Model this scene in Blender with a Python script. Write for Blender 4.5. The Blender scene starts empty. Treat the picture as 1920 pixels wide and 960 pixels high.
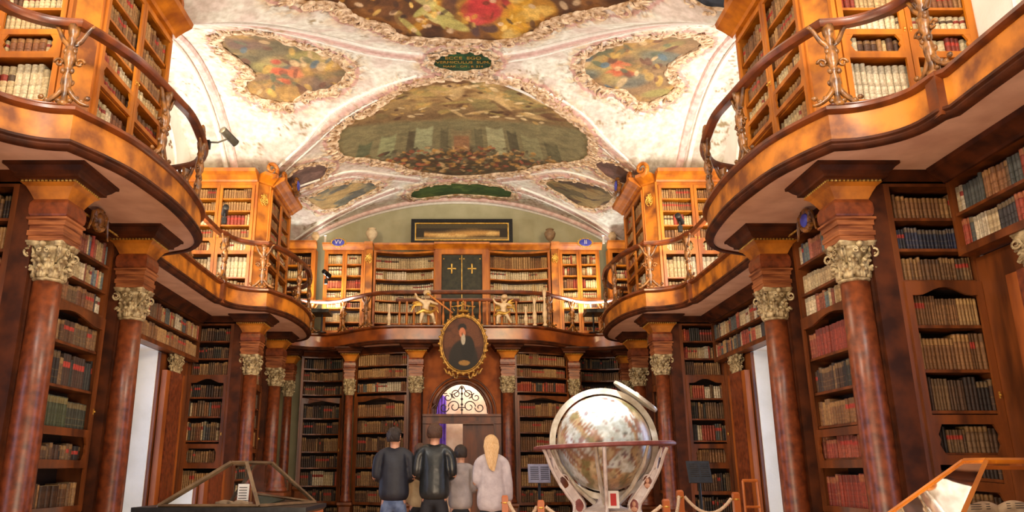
import bpy, bmesh, math, random
import numpy as np
from mathutils import Vector, Matrix, Euler
SC = bpy.context.scene
COL = SC.collection
PI = math.pi
rnd = random.Random(7)

# ------------------------------------------------------------------ camera, world, lights, exposure
cam_d = bpy.data.cameras.new('camera')
cam_d.sensor_width = 36; cam_d.lens = 1441 / 1920 * 36
cam_d.shift_x = (960 - 866) / 1920
cam_d.clip_end = 200
cam = bpy.data.objects.new('camera', cam_d); COL.objects.link(cam)
cam.location = (0.1, 0, 1.2); cam.rotation_euler = (math.radians(90 + 15.7), 0, 0)
SC.camera = cam
SC.view_settings.view_transform = 'Standard'; SC.view_settings.look = 'None'
SC.view_settings.gamma = 1; SC.view_settings.use_curve_mapping = False
SC.view_settings.exposure = 0.0
world = bpy.data.worlds.new('world'); SC.world = world; world.use_nodes = True
wb = world.node_tree.nodes['Background']
wb.inputs[0].default_value = (1.0, 0.80, 0.60, 1); wb.inputs[1].default_value = 0.15

def light(name, kind, loc, target, power, color, size=0.3, size_y=None, spot=60, blend=0.6, spread=None):
    d = bpy.data.lights.new(name, kind); d.energy = power; d.color = color
    if kind == 'AREA':
        d.size = size
        if size_y: d.shape = 'RECTANGLE'; d.size_y = size_y
        if spread: d.spread = math.radians(spread)
    else:
        d.shadow_soft_size = size
        if kind == 'SPOT': d.spot_size = math.radians(spot); d.spot_blend = blend
    o = bpy.data.objects.new(name, d); COL.objects.link(o); o.location = loc
    o.rotation_euler = (Vector(target) - Vector(loc)).to_track_quat('-Z', 'Y').to_euler()
    return o
WARM = (1.0, 0.70, 0.34); WARM2 = (1.0, 0.78, 0.55); NEUT = (1.0, 0.95, 0.87); COOL = (0.55, 0.68, 1.0)
# unseen area lights added to wash the vault from below
for sx in (-1, 1):
    light('vault_fill', 'AREA', (sx * 4.75, 11.5, 4.95), (sx * 2.4, 12.6, 8.2), 190, NEUT, 0.5, 1.2)
    light('vault_fill', 'AREA', (sx * 3.2, 3.6, 5.6), (sx * 0.3, 8.5, 8.3), 210, NEUT, 0.6, 2.0)
    light('vault_fill', 'AREA', (sx * 3.2, 17.85, 4.95), (sx * 2.6, 18.0, 8.0), 50, NEUT, 0.4, 0.6)
    # spotlights clipped to the gallery rail, shining over the hall at the cabinets opposite
    light('gallery_spot', 'SPOT', (-sx * 3.0, 3.5, 5.6), (sx * 4.1, 7.9, 5.2), 360, WARM, 0.08, spot=62)
    light('gallery_spot', 'SPOT', (-sx * 3.0, 9.3, 5.5), (sx * 4.1, 14.9, 5.3), 520, WARM, 0.08, spot=60)
    light('gallery_spot', 'SPOT', (sx * 3.1, 8.8, 5.5), (sx * 1.9, 18.4, 5.4), 700, WARM, 0.08, spot=46)
    light('gallery_spot', 'SPOT', (sx * 3.6, 3.2, 5.4), (sx * 4.6, 6.9, 5.1), 120, WARM, 0.08, spot=80)
    light('gallery_spot', 'SPOT', (sx * 3.7, 10.3, 5.4), (sx * 4.7, 14.0, 5.3), 190, WARM, 0.08, spot=80)
    light('gallery_spot', 'SPOT', (sx * 2.6, 16.9, 5.5), (sx * 3.1, 18.4, 5.3), 60, WARM, 0.08, spot=110)
    # daylight through the tall windows of the side walls
    light('window_daylight', 'AREA', (sx * 5.55, 11.2, 2.0), (0, 11.2, 1.4), 55, COOL, 1.6, 2.4, spread=150)
    light('window_daylight', 'AREA', (sx * 5.55, 4.0, 2.0), (0, 4.4, 1.4), 60, COOL, 1.6, 2.4, spread=150)
# broad warm fill for the hall, behind the camera and high under the vault
light('hall_fill', 'AREA', (0, -1.5, 5.5), (0, 9, 2.2), 190, WARM2, 3.0, 1.5)
light('hall_fill', 'AREA', (0, 9.0, 7.6), (0, 10.5, 0), 110, WARM2, 2.0, 2.0)
# fill added near the floor, behind the camera and between the piers, to brighten the gallery soffits
light('added_uplight', 'AREA', (0, 2.5, .5), (0, 8.5, 4.0), 190, WARM2, 2.5, 1.0)
for sx in (-1, 1): light('added_uplight', 'AREA', (sx * 1.9, 12.3, .5), (sx * 4.2, 12.8, 4.0), 28, WARM2, .8, .8)
light('globe_spot', 'SPOT', (0.3, 6.6, 5.4), (2.0, 10.2, 1.95), 2600, (1, 0.98, 0.96), 0.06, spot=13, blend=0.7)

# ------------------------------------------------------------------ materials
def L(r, g, b):
    f = lambda c: (c / 255 / 12.92) if c / 255 <= 0.04045 else ((c / 255 + 0.055) / 1.055) ** 2.4
    return (f(r), f(g), f(b), 1)

def mat(name, c1, c2=None, scale=6, rough=0.5, metal=0.0, stretch=(1, 1, 1), bump=0.0, detail=5, coat=0.0, attr=None, spec=0.5, emit=None, lo=0.35, hi=0.65, bscale=None):
    m = bpy.data.materials.new(name); m.use_nodes = True
    nt = m.node_tree; N = nt.nodes; K = nt.links
    p = N['Principled BSDF']; p.inputs['Roughness'].default_value = rough; p.inputs['Metallic'].default_value = metal
    p.inputs['Specular IOR Level'].default_value = spec; p.inputs['Coat Weight'].default_value = coat
    p.inputs['Coat Roughness'].default_value = 0.32
    tc = N.new('ShaderNodeTexCoord'); mp = N.new('ShaderNodeMapping'); mp.inputs['Scale'].default_value = stretch
    K.new(tc.outputs['Object'], mp.inputs[0])
    nz = N.new('ShaderNodeTexNoise'); nz.inputs['Scale'].default_value = scale; nz.inputs['Detail'].default_value = detail
    K.new(mp.outputs[0], nz.inputs[0])
    if attr:
        a = N.new('ShaderNodeAttribute'); a.attribute_name = attr
        mx = N.new('ShaderNodeMix'); mx.data_type = 'RGBA'; mx.blend_type = 'MULTIPLY'; mx.inputs[0].default_value = 1.0
        rr = N.new('ShaderNodeValToRGB'); rr.color_ramp.elements[0].position = lo; rr.color_ramp.elements[1].position = hi
        rr.color_ramp.elements[0].color = c1; rr.color_ramp.elements[1].color = c2
        K.new(nz.outputs[0], rr.inputs[0]); K.new(a.outputs[0], mx.inputs[6]); K.new(rr.outputs[0], mx.inputs[7])
        K.new(mx.outputs[2], p.inputs['Base Color'])
    else:
        rr = N.new('ShaderNodeValToRGB'); rr.color_ramp.elements[0].position = lo; rr.color_ramp.elements[1].position = hi
        rr.color_ramp.elements[0].color = c1; rr.color_ramp.elements[1].color = c2 or c1
        K.new(nz.outputs[0], rr.inputs[0]); K.new(rr.outputs[0], p.inputs['Base Color'])
    if bump:
        b = N.new('ShaderNodeBump'); b.inputs['Strength'].default_value = bump; b.inputs['Distance'].default_value = 0.02
        if bscale:
            n2 = N.new('ShaderNodeTexNoise'); n2.inputs['Scale'].default_value = bscale; n2.inputs['Detail'].default_value = 4
            K.new(mp.outputs[0], n2.inputs[0]); K.new(n2.outputs[0], b.inputs['Height'])
        else: K.new(nz.outputs[0], b.inputs['Height'])
        K.new(b.outputs[0], p.inputs['Normal'])
    if emit:
        p.inputs['Emission Color'].default_value = emit[0]; p.inputs['Emission Strength'].default_value = emit[1]
    return m
M = {}
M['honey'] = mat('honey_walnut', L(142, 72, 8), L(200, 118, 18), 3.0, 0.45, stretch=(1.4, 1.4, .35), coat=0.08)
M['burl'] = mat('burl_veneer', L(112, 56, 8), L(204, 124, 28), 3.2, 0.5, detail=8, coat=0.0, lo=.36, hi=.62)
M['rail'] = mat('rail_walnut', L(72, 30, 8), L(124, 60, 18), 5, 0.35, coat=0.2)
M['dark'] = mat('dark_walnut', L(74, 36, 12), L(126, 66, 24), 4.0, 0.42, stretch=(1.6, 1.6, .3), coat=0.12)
M['darker'] = mat('cornice_walnut', L(50, 22, 9), L(88, 42, 16), 5, 0.6, spec=0.25)
M['column'] = mat('column_burl', L(80, 34, 16), L(138, 68, 32), 14, 0.36, detail=8, coat=0.3, lo=.3, hi=.7)
M['striped'] = mat('striped_walnut', L(104, 52, 26), L(168, 102, 58), 8, 0.4, stretch=(.4, .4, 4))
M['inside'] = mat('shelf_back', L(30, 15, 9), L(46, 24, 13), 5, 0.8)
M['polish'] = mat('polished_walnut', L(100, 44, 12), L(158, 80, 24), 3.2, 0.3, detail=8, coat=0.5)
M['spandrel'] = mat('spandrel_veneer', L(112, 52, 16), L(164, 86, 32), 3.5, 0.6, detail=6, spec=.2)
M['mid'] = mat('mid_walnut', L(124, 62, 18), L(172, 94, 34), 4, 0.45, stretch=(1.5, 1.5, .3))
M['oldgilt'] = mat('dull_gilding', L(104, 70, 22), L(196, 146, 60), 16, 0.42, metal=0.35, bump=0.4)
M['gilt'] = mat('gilding', L(190, 140, 50), L(235, 195, 100), 14, 0.35, metal=0.6, bump=0.3)
M['capital'] = mat('aged_gilt_limewood', L(120, 98, 64), L(206, 186, 142), 14, 0.55, metal=0.1, bump=0.6)
M['carve'] = mat('carved_walnut', L(66, 36, 12), L(150, 96, 36), 12, 0.36, coat=0.3, bump=0.5)
M['soffit'] = mat('soffit_plaster', L(206, 160, 134), L(226, 184, 156), 3, 0.8)
M['plaster'] = mat('white_plaster', L(226, 224, 214), L(238, 236, 228), 2.5, 0.8, bump=0.15, bscale=30)
M['lunette'] = mat('grey_green_plaster', L(164, 160, 128), L(178, 174, 142), 2.5, 0.85)
M['stucco'] = mat('stucco_relief', L(150, 112, 70), L(236, 212, 180), 9, 0.7, bump=0.8)
M['pink'] = mat('pink_stucco', L(206, 168, 160), L(232, 208, 200), 8, 0.7)
M['ceiling'] = mat('painted_vault', L(225, 220, 214), L(255, 255, 255), 10, 0.8, attr='Col', bump=0.3, bscale=14)
M['paint'] = mat('fresco_paint', L(228, 224, 218), L(255, 255, 255), 30, 0.75, attr='Col')
M['book'] = mat('book_leather', L(205, 195, 185), L(255, 255, 255), 40, 0.6, attr='Col')
M['page'] = mat('paper_edge', L(190, 170, 130), L(225, 208, 170), 40, 0.9)
M['floor'] = mat('inlaid_floor', L(150, 100, 56), L(200, 150, 92), 2, 0.3)
M['black'] = mat('black_metal', L(22, 22, 24), L(36, 36, 38), 20, 0.4, metal=0.5)
M['iron'] = mat('wrought_iron', L(40, 34, 30), L(70, 60, 52), 20, 0.5, metal=0.6)
M['irondoor'] = mat('dark_green_iron', L(24, 26, 16), L(50, 48, 30), 9, 0.5, metal=0.3)
M['blue'] = mat('blue_enamel', L(50, 56, 160), L(84, 92, 200), 12, 0.35)
M['white'] = mat('white_paint', L(225, 220, 210), L(240, 236, 228), 12, 0.5)
M['cream'] = mat('cream_stone', L(205, 185, 150), L(228, 212, 180), 12, 0.6, bump=0.2)
M['oldstone'] = mat('brown_stone', L(120, 96, 70), L(156, 128, 96), 12, 0.6, bump=0.2)
M['putto'] = mat('pale_limewood', L(196, 164, 120), L(226, 200, 160), 12, 0.5, bump=0.2)
M['post'] = mat('orange_pine', L(176, 92, 40), L(206, 118, 56), 8, 0.4, stretch=(1, 1, .2))
M['rope'] = mat('pale_rope', L(190, 160, 130), L(222, 198, 172), 60, 0.8, bump=0.5)
M['glow'] = mat('lamp_lens', L(255, 240, 220), None, 4, 0.4, emit=((1, 0.9, 0.75, 1), 25))
M['winglow'] = mat('bright_window', L(235, 240, 255), None, 4, 0.4, emit=((0.72, 0.82, 1, 1), 1.3))
M['vest'] = mat('vestibule_plaster', L(215, 190, 165), L(240, 222, 200), 5, 0.8)
M['purple'] = mat('purple_banner', L(96, 66, 190), L(140, 104, 226), 6, 0.8)
def glass_mat():
    m = bpy.data.materials.new('clear_glass'); m.use_nodes = True
    p = m.node_tree.nodes['Principled BSDF']
    p.inputs['Roughness'].default_value = 0.02; p.inputs['Transmission Weight'].default_value = 1.0
    p.inputs['IOR'].default_value = 1.08; p.inputs['Base Color'].default_value = (.97, .98, .97, 1)
    return m
M['glass'] = glass_mat()

# ------------------------------------------------------------------ mesh helpers
class MB:
    def __init__(s): s.v = []; s.f = []; s.c = []
    def add(s, vs, fs, col=None):
        b = len(s.v); s.v += [tuple(v) for v in vs]
        for f in fs: s.f.append(tuple(b + i for i in f)); s.c.append(col)
        return s
    def box(s, x0, x1, y0, y1, z0, z1, col=None, f=None):
        P = [(x, y, z) for z in (z0, z1) for y in (y0, y1) for x in (x0, x1)]
        if f: P = [f(*p) for p in P]
        return s.add(P, [(0, 2, 3, 1), (4, 5, 7, 6), (0, 1, 5, 4), (2, 6, 7, 3), (0, 4, 6, 2), (1, 3, 7, 5)], col)
    def boxn(s, f, s0, s1, d0, d1, z0, z1, n=1):     # box in case coordinates, cut n times along its width
        for i in range(n + 1):
            t = s0 + (s1 - s0) * i / n
            P = [f(t, d0, z0), f(t, d1, z0), f(t, d1, z1), f(t, d0, z1)]
            b = len(s.v); s.v += [tuple(p) for p in P]
            if i:
                for k in range(4): s.f.append((b - 4 + k, b - 4 + (k + 1) % 4, b + (k + 1) % 4, b + k)); s.c.append(None)
            if i == 0: s.f.append((b, b + 1, b + 2, b + 3)); s.c.append(None)
            if i == n: s.f.append((b + 3, b + 2, b + 1, b)); s.c.append(None)
        return s
    def lathe(s, prof, o=(0, 0, 0), n=20, R=None, col=None, sq=None):
        # prof [(r, z)], sq: list of unit footprint points instead of a circle
        ring = sq or [(math.cos(2 * PI * k / n), math.sin(2 * PI * k / n)) for k in range(n)]
        n = len(ring); P = []
        for r, z in prof:
            for cx, cy in ring:
                p = Vector((cx * r, cy * r, z)); p = (R @ p) if R else p
                P.append((p.x + o[0], p.y + o[1], p.z + o[2]))
        F = []
        for i in range(len(prof) - 1):
            for k in range(n): F.append((i * n + k, i * n + (k + 1) % n, (i + 1) * n + (k + 1) % n, (i + 1) * n + k))
        F.append(tuple(range(n))[::-1]); F.append(tuple((len(prof) - 1) * n + k for k in range(n)))
        return s.add(P, F, col)
    def rects(s, cx, cy, hx, hy, prof):             # rectangular stack: prof [(grow, z)]
        P = []
        for g, z in prof: P += [(cx - hx - g, cy - hy - g, z), (cx + hx + g, cy - hy - g, z), (cx + hx + g, cy + hy + g, z), (cx - hx - g, cy + hy + g, z)]
        F = [(3, 2, 1, 0)]; n = len(prof)
        for i in range(n - 1):
            for k in range(4): F.append((i * 4 + k, i * 4 + (k + 1) % 4, (i + 1) * 4 + (k + 1) % 4, (i + 1) * 4 + k))
        F.append(tuple((n - 1) * 4 + k for k in range(4)))
        return s.add(P, F)
    def tube(s, pts, r, n=8, col=None, closed=False):
        pts = [Vector(p) for p in pts]; m = len(pts); P = []
        rr = r if hasattr(r, '__len__') else [r] * m
        ref = Vector((0.13, 0.21, 0.97))
        for i in range(m):
            a = pts[(i - 1) % m] if (i or closed) else pts[0]; b = pts[(i + 1) % m] if (i < m - 1 or closed) else pts[-1]
            t = (b - a).normalized() if (b - a).length > 1e-9 else Vector((0, 0, 1))
            if abs(t.dot(ref)) > .97: rf = Vector((1, 0, 0))
            else: rf = ref
            u = t.cross(rf).normalized(); w = t.cross(u)
            for k in range(n):
                q = pts[i] + (u * math.cos(2 * PI * k / n) + w * math.sin(2 * PI * k / n)) * rr[i]; P.append(tuple(q))
        F = []
        for i in range(m if closed else m - 1):
            j = (i + 1) % m
            for k in range(n): F.append((i * n + k, i * n + (k + 1) % n, j * n + (k + 1) % n, j * n + k))
        if not closed: F += [tuple(range(n))[::-1], tuple((m - 1) * n + k for k in range(n))]
        return s.add(P, F, col)
    def sweep(s, path, prof, closed=False, zf=None):
        # path [(x,y)], prof [(out,z)] closed loop; out is to the right of the walking direction
        m = len(path); P = []; np_ = len(prof)
        for i in range(m):
            p = Vector(path[i]); a = Vector(path[i - 1]) if (i or closed) else None; b = Vector(path[(i + 1) % m]) if (i < m - 1 or closed) else None
            n1 = None if a is None else (p - a).normalized(); n2 = None if b is None else (b - p).normalized()
            n1 = n1 or n2; n2 = n2 or n1
            r1 = Vector((n1.y, -n1.x)); r2 = Vector((n2.y, -n2.x)); q = (r1 + r2)
            q = q.normalized() if q.length > 1e-6 else r1
            k = min(1 / max(q.dot(r1), .35), 2.2)
            zz = zf(i) if zf else 0
            for o, z in prof: P.append((p.x + q.x * o * k, p.y + q.y * o * k, z + zz))
        F = []
        for i in range(m if closed else m - 1):
            j = (i + 1) % m
            for k in range(np_): F.append((i * np_ + k, j * np_ + k, j * np_ + (k + 1) % np_, i * np_ + (k + 1) % np_))
        if not closed: F += [tuple(range(np_)), tuple((m - 1) * np_ + k for k in range(np_))[::-1]]
        return s.add(P, F)
    def poly(s, pts, f, d0, d1):                    # extruded outline, pts in (s, z)
        n = len(pts); P = [f(a, d0, z) for a, z in pts] + [f(a, d1, z) for a, z in pts]
        return s.add(P, [tuple(range(n)), tuple(range(2 * n - 1, n - 1, -1))] + [(k, n + k, n + (k + 1) % n, (k + 1) % n) for k in range(n)])
    def ball(s, c, r, n=10, m=7, col=None):
        rx, ry, rz = r if hasattr(r, '__len__') else (r, r, r)
        P = [(c[0], c[1], c[2] - rz)]
        for i in range(1, m):
            t = -PI / 2 + PI * i / m
            for k in range(n): P.append((c[0] + rx * math.cos(t) * math.cos(2 * PI * k / n), c[1] + ry * math.cos(t) * math.sin(2 * PI * k / n), c[2] + rz * math.sin(t)))
        P.append((c[0], c[1], c[2] + rz)); F = []
        for k in range(n): F.append((0, 1 + (k + 1) % n, 1 + k)); F.append((len(P) - 1, 1 + (m - 2) * n + k, 1 + (m - 2) * n + (k + 1) % n))
        for i in range(m - 2):
            for k in range(n): F.append((1 + i * n + k, 1 + i * n + (k + 1) % n, 1 + (i + 1) * n + (k + 1) % n, 1 + (i + 1) * n + k))
        return s.add(P, F, col)
    def mesh(s, name, material, smooth=False, fix=True):
        me = bpy.data.meshes.new(name); me.from_pydata(s.v, [], s.f); me.materials.append(material)
        if any(c is not None for c in s.c):
            ca = me.color_attributes.new('Col', 'BYTE_COLOR', 'CORNER')
            cols = []
            for f, c in zip(s.f, s.c): cols += list(c or (1, 1, 1, 1)) * len(f)
            ca.data.foreach_set('color', cols)
        if fix:
            bm = bmesh.new(); bm.from_mesh(me); bmesh.ops.recalc_face_normals(bm, faces=bm.faces); bm.to_mesh(me); bm.free()
        if smooth: me.polygons.foreach_set('use_smooth', [True] * len(me.polygons))
        return me
    def build(s, name, material, parent=None, smooth=False, fix=True):
        o = bpy.data.objects.new(name, s.mesh(name, material, smooth, fix)); COL.objects.link(o)
        if parent: o.parent = parent
        if smooth and smooth != 'all':
            try: o.data.set_sharp_from_angle(angle=math.radians(42))
            except Exception: pass
        return o
def tag(o, label=None, cat=None, group=None, kind=None):
    if label: o['label'] = label
    if cat: o['category'] = cat
    if group: o['group'] = group
    if kind: o['kind'] = kind
    return o
def thing(name, label, cat, loc=(0, 0, 0), group=None):
    o = bpy.data.objects.new(name, None); COL.objects.link(o); o.location = loc; o.empty_display_size = .1
    return tag(o, label, cat, group)
def struct(name, mb, m, **k): return tag(mb.build(name, m, **k), kind='structure')
def frame(O, u):                                     # case coordinates: s along u, d outwards, z up
    n = (u[1], -u[0])
    return lambda s, d, z: (O[0] + u[0] * s + n[0] * d, O[1] + u[1] * s + n[1] * d, z)
def crom(pts, k=6, closed=True):
    n = len(pts); out = []
    for i in range(n if closed else n - 1):
        g = lambda j: Vector(pts[j % n]) if closed else Vector(pts[max(0, min(n - 1, j))])
        p0, p1, p2, p3 = g(i - 1), g(i), g(i + 1), g(i + 2)
        for j in range(k):
            t = j / k; out.append(tuple(.5 * ((2 * p1) + (-p0 + p2) * t + (2 * p0 - 5 * p1 + 4 * p2 - p3) * t * t + (-p0 + 3 * p1 - 3 * p2 + p3) * t ** 3)))
    if not closed: out.append(tuple(pts[-1]))
    return out
SIDE = {-1: 'left', 1: 'right'}
PC = {1: 7.95, 2: 15.1}                              # centre of the first and second pier along the hall
PIER = {1: 'near', 2: 'far'}

# ------------------------------------------------------------------ room shell
def barrel(x): return 8.05 - 7.45 + np.sqrt(np.maximum(7.45 ** 2 - x * x, .01))
def vault(x, y):
    x = np.asarray(x, float); y = np.asarray(y, float)
    yp = np.minimum(np.abs((y - 11.8 + 3.575) % 7.15 - 3.575), 3.0)
    c1 = 8.05 - 3.8 + np.sqrt(3.8 ** 2 - yp * yp)
    y2 = y - 17.0
    c2 = np.where(np.abs(y2) < 2.1, 7.35 - 2.2 + np.sqrt(np.maximum(2.2 ** 2 - y2 * y2, .01)), 6.3)
    return np.maximum(barrel(x), np.where(y < 15.1, c1, c2))
def vz(x, y): return float(vault(x, y))
def hsh(ix, iy, sd):
    v = np.sin(ix * 127.1 + iy * 311.7 + sd * 74.7) * 43758.5453; return v - np.floor(v)
def vnoise(x, y, sd=0):
    ix = np.floor(x); iy = np.floor(y); fx = x - ix; fy = y - iy; fx = fx * fx * (3 - 2 * fx); fy = fy * fy * (3 - 2 * fy)
    a = hsh(ix, iy, sd); b = hsh(ix + 1, iy, sd); c = hsh(ix, iy + 1, sd); d = hsh(ix + 1, iy + 1, sd)
    return (a * (1 - fx) + b * fx) * (1 - fy) + (c * (1 - fx) + d * fx) * fy
def fbm(x, y, sd=0, o=4):
    s = 0; a = .5
    for k in range(o): s = s + a * vnoise(x * 2 ** k, y * 2 ** k, sd + k * 3.1); a *= .5
    return s / (1 - .5 ** o)

def textobj(name, cu, m, parent=None):
    tmp = bpy.data.objects.new('tmp', cu); COL.objects.link(tmp); bpy.context.view_layer.update()
    me = bpy.data.meshes.new_from_object(tmp); bpy.data.objects.remove(tmp); me.name = name
    me.materials.clear(); me.materials.append(m)
    o = bpy.data.objects.new(name, me); COL.objects.link(o); o.parent = parent
    return o
def text(s, size, m, parent, loc, rot, name='lettering', ext=.002):
    cu = bpy.data.curves.new('lettering', 'FONT'); cu.body = s; cu.size = size; cu.align_x = 'CENTER'; cu.align_y = 'CENTER'; cu.extrude = ext
    o = textobj(name, cu, m, parent); o.location = loc; o.rotation_euler = rot; return o
# walls, floor ------------------------------------------------------
struct('floor', MB().box(-6, 6, -2, 19.4, -0.1, 0), M['floor'])
WIN = [(10.4, 12.6), (3.25, 5.45)]
for sx in (-1, 1):
    X = lambda x: sx * x
    b = MB()
    bx = lambda x0, x1, y0, y1, z0, z1: b.box(min(X(x0), X(x1)), max(X(x0), X(x1)), y0, y1, z0, z1)
    segs = [(-2, 3.25), (5.45, 10.4), (12.6, 19.2)]
    for y0, y1 in segs: bx(4.9, 5.75, y0, y1, 0, 3.98)
    for y0, y1 in WIN: bx(4.9, 5.75, y0, y1, 0, .55); bx(4.9, 5.75, y0, y1, 3.12, 3.98)
    struct('wall_' + SIDE[sx], b, M['plaster'])
    b = MB(); b.box(min(X(5.3), X(5.75)), max(X(5.3), X(5.75)), -2, 19.2, 3.985, 8.3)
    struct('wall_upper_' + SIDE[sx], b, M['plaster'])
    for n, (y0, y1) in enumerate(WIN):
        w = MB()
        w.box(min(X(5.45), X(5.5)), max(X(5.45), X(5.5)), y0, y0 + .08, .55, 3.12); w.box(min(X(5.45), X(5.5)), max(X(5.45), X(5.5)), y1 - .08, y1, .55, 3.12)
        for k in range(6): w.box(min(X(5.45), X(5.49)), max(X(5.45), X(5.49)), y0 + .08, y1 - .08, .55 + k * .5, .59 + k * .5)
        for k in range(3): w.box(min(X(5.46), X(5.49)), max(X(5.46), X(5.49)), y0 + .55 * (k + 1) - .02, y0 + .55 * (k + 1) + .02, .59, 3.05)
        o = struct('window_%d' % (1 + n + (2 if sx > 0 else 0)), w, M['white'])
    # upper lunette: arched stucco moulding and painted sprigs around a blind panel
    for yc in (11.8, 4.65):
        pts = [(X(4.45), yc + t, vz(4.45, yc + t) - .02) for t in np.linspace(-2.75, 2.75, 29)]
        struct('trim_%d' % (1 if yc > 9 else 2), MB().tube(pts, .075, 8), M['pink'], smooth=True)
        pts = [(X(4.62), yc + t, vz(4.62, yc + t) - .03) for t in np.linspace(-2.7, 2.7, 29)]
        struct('trim_%d' % (3 if yc > 9 else 4), MB().tube(pts, .05, 8), M['white'], smooth=True)
        w = MB(); P = []
        for t in np.linspace(0, 1, 25):
            a = PI * t; P.append((X(5.27), yc - 1.6 * math.cos(a), 6.6 + 1.0 * math.sin(a)))
        w.tube([(X(5.27), yc - 1.6, 5.0)] + P + [(X(5.27), yc + 1.6, 5.0)], .04, 6)
        w.box(min(X(5.15), X(5.32)), max(X(5.15), X(5.32)), yc - 1.9, yc + 1.9, 6.35, 6.5)
        struct('trim_%d' % (5 if yc > 9 else 6), w, M['white'], smooth=True)
        r2 = random.Random(5); w = MB()
        for k in range(46):
            y = yc + r2.uniform(-1.4, 1.4); z = r2.uniform(5.2, 7.3)
            for q in range(3):
                a = r2.uniform(0, 6.3); w.ball((X(5.29), y + .06 * math.cos(a), z + .06 * math.sin(a)), (.012, .045, .03), 6, 4)
        tag(w.build('painted_sprigs', M['oldstone']), kind='structure')
# end wall with the arched lunette above the cabinets
b = MB(); b.box(-5.75, 5.75, 19.0, 19.35, 0, 8.3); struct('wall_back', b, M['lunette'])
pts = [(x, 18.97, vz(x, 18.97) - .04) for x in np.linspace(-4.3, 4.3, 40)]
struct('trim_7', MB().tube(pts, .06, 8), M['white'], smooth=True)
pts = [(x, 18.8, vz(x, 18.8) - .03) for x in np.linspace(-4.2, 4.2, 40)]
struct('trim_8', MB().tube(pts, .06, 8), M['pink'], smooth=True)

# frescoes: outlines in plan (x, y), painted on the vault ----------------------
FR = {
 'main': [(-.54,12.57),(.14,12.5),(.81,12.53),(1.31,12.68),(1.63,12.95),(1.91,13.24),(2.24,13.5),(2.55,13.88),(2.71,14.38),(2.66,14.97),(2.35,15.53),(1.82,15.99),(1.27,16.73),(.15,17.2),(-.95,16.8),(-1.42,16.12),(-1.84,15.67),(-2.3,15.23),(-2.46,14.59),(-2.37,14.01),(-2.03,13.63),(-1.59,13.4),(-1.32,13.12),(-1.05,12.8)],
 'left': [(-3.79,11.01),(-3.48,10.72),(-3.07,10.82),(-2.76,11.2),(-2.45,11.45),(-2.14,11.73),(-1.95,11.99),(-1.97,12.31),(-2.19,12.61),(-2.5,12.72),(-2.75,12.78),(-3.04,13.0),(-3.34,13.02),(-3.62,12.92),(-3.84,12.72),(-3.82,12.5),(-3.62,12.3),(-3.65,12.08),(-3.8,11.7),(-3.9,11.4)],
 'right': [(2.2,11.99),(2.3,11.6),(2.6,11.28),(2.99,11.06),(3.38,10.9),(3.8,10.92),(3.99,11.06),(4.07,11.4),(3.86,11.7),(3.72,12.0),(3.75,12.31),(3.97,12.61),(3.88,12.86),(3.57,13.02),(3.31,12.95),(3.07,12.72),(2.66,12.64),(2.38,12.39)],
 'top': [(-2.3,9.5),(-1.75,9.85),(-1.58,10.2),(-1.27,10.48),(-1.05,10.72),(-.81,11.0),(-.22,11.19),(.74,11.13),(1.24,10.82),(1.38,10.45),(1.67,10.24),(1.95,9.95),(2.5,9.5),(2.75,8.6),(2.6,7.4),(1.9,6.3),(1,5.5),(.1,5.2),(-.9,5.5),(-1.8,6.3),(-2.5,7.4),(-2.6,8.6)],
 'med': [(-.4,11.86),(-.27,11.66),(-.09,11.58),(.14,11.53),(.41,11.58),(.57,11.68),(.65,11.88),(.56,12.09),(.33,12.17),(.04,12.23),(-.24,12.14),(-.38,12.03)],
 'pl': [(-3.7,15.3),(-3.39,14.9),(-3.08,14.93),(-2.79,15.25),(-2.86,15.62),(-3.16,15.9),(-3.58,15.78)],
 'pr': [(2.9,15.03),(3.11,14.7),(3.41,14.64),(3.65,14.8),(3.7,15.2),(3.46,15.43),(3.15,15.38)],
 'sl': [(-3.5,16.85),(-3.12,16.42),(-2.66,16.48),(-2.15,16.78),(-1.9,17.17),(-2.1,17.5),(-2.5,17.62),(-2.8,17.8),(-3.09,17.68),(-3.38,17.3)],
 'sr': [(2.05,16.85),(2.4,16.45),(2.9,16.15),(3.3,16.05),(3.58,16.5),(3.55,17.15),(3.2,17.48),(2.85,17.6),(2.5,17.35),(2.2,17.15)],
 'gr': [(-1.19,18.15),(-.9,17.84),(-.37,17.7),(.28,17.68),(.94,17.72),(1.32,17.97),(1.31,18.4),(.84,18.5),(.02,18.5),(-.81,18.62),(-1.15,18.5)],
 'dk': [(3.2,9.0),(3.5,8.98),(3.75,8.75),(3.8,8.3),(3.6,7.8),(3.2,7.6),(2.95,8.0),(2.95,8.6)],
}
OUT = {k: crom(v, 8) for k, v in FR.items()}
def sdf(x, y, P):
    P = np.array(P); d = np.full(x.shape, 1e9); ins = np.zeros(x.shape, bool); n = len(P)
    for i in range(n):
        a = P[i]; b = P[(i + 1) % n]; e = b - a; wx = x - a[0]; wy = y - a[1]
        t = np.clip((wx * e[0] + wy * e[1]) / (e @ e + 1e-12), 0, 1)
        d = np.minimum(d, (wx - t * e[0]) ** 2 + (wy - t * e[1]) ** 2)
        c = ((a[1] > y) != (b[1] > y)) & (x < (b[0] - a[0]) * (y - a[1]) / (b[1] - a[1] + 1e-12) + a[0]); ins ^= c
    return np.sqrt(d) * np.where(ins, -1, 1)
def lin(c):
    c = np.asarray(c, float) / 255; return np.where(c <= .04045, c / 12.92, ((c + .055) / 1.055) ** 2.4)
def mixc(C, col, m): return C * (1 - m[..., None]) + lin(col) * m[..., None]
def sstep(a, b, x): t = np.clip((x - a) / (b - a), 0, 1); return t * t * (3 - 2 * t)
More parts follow.
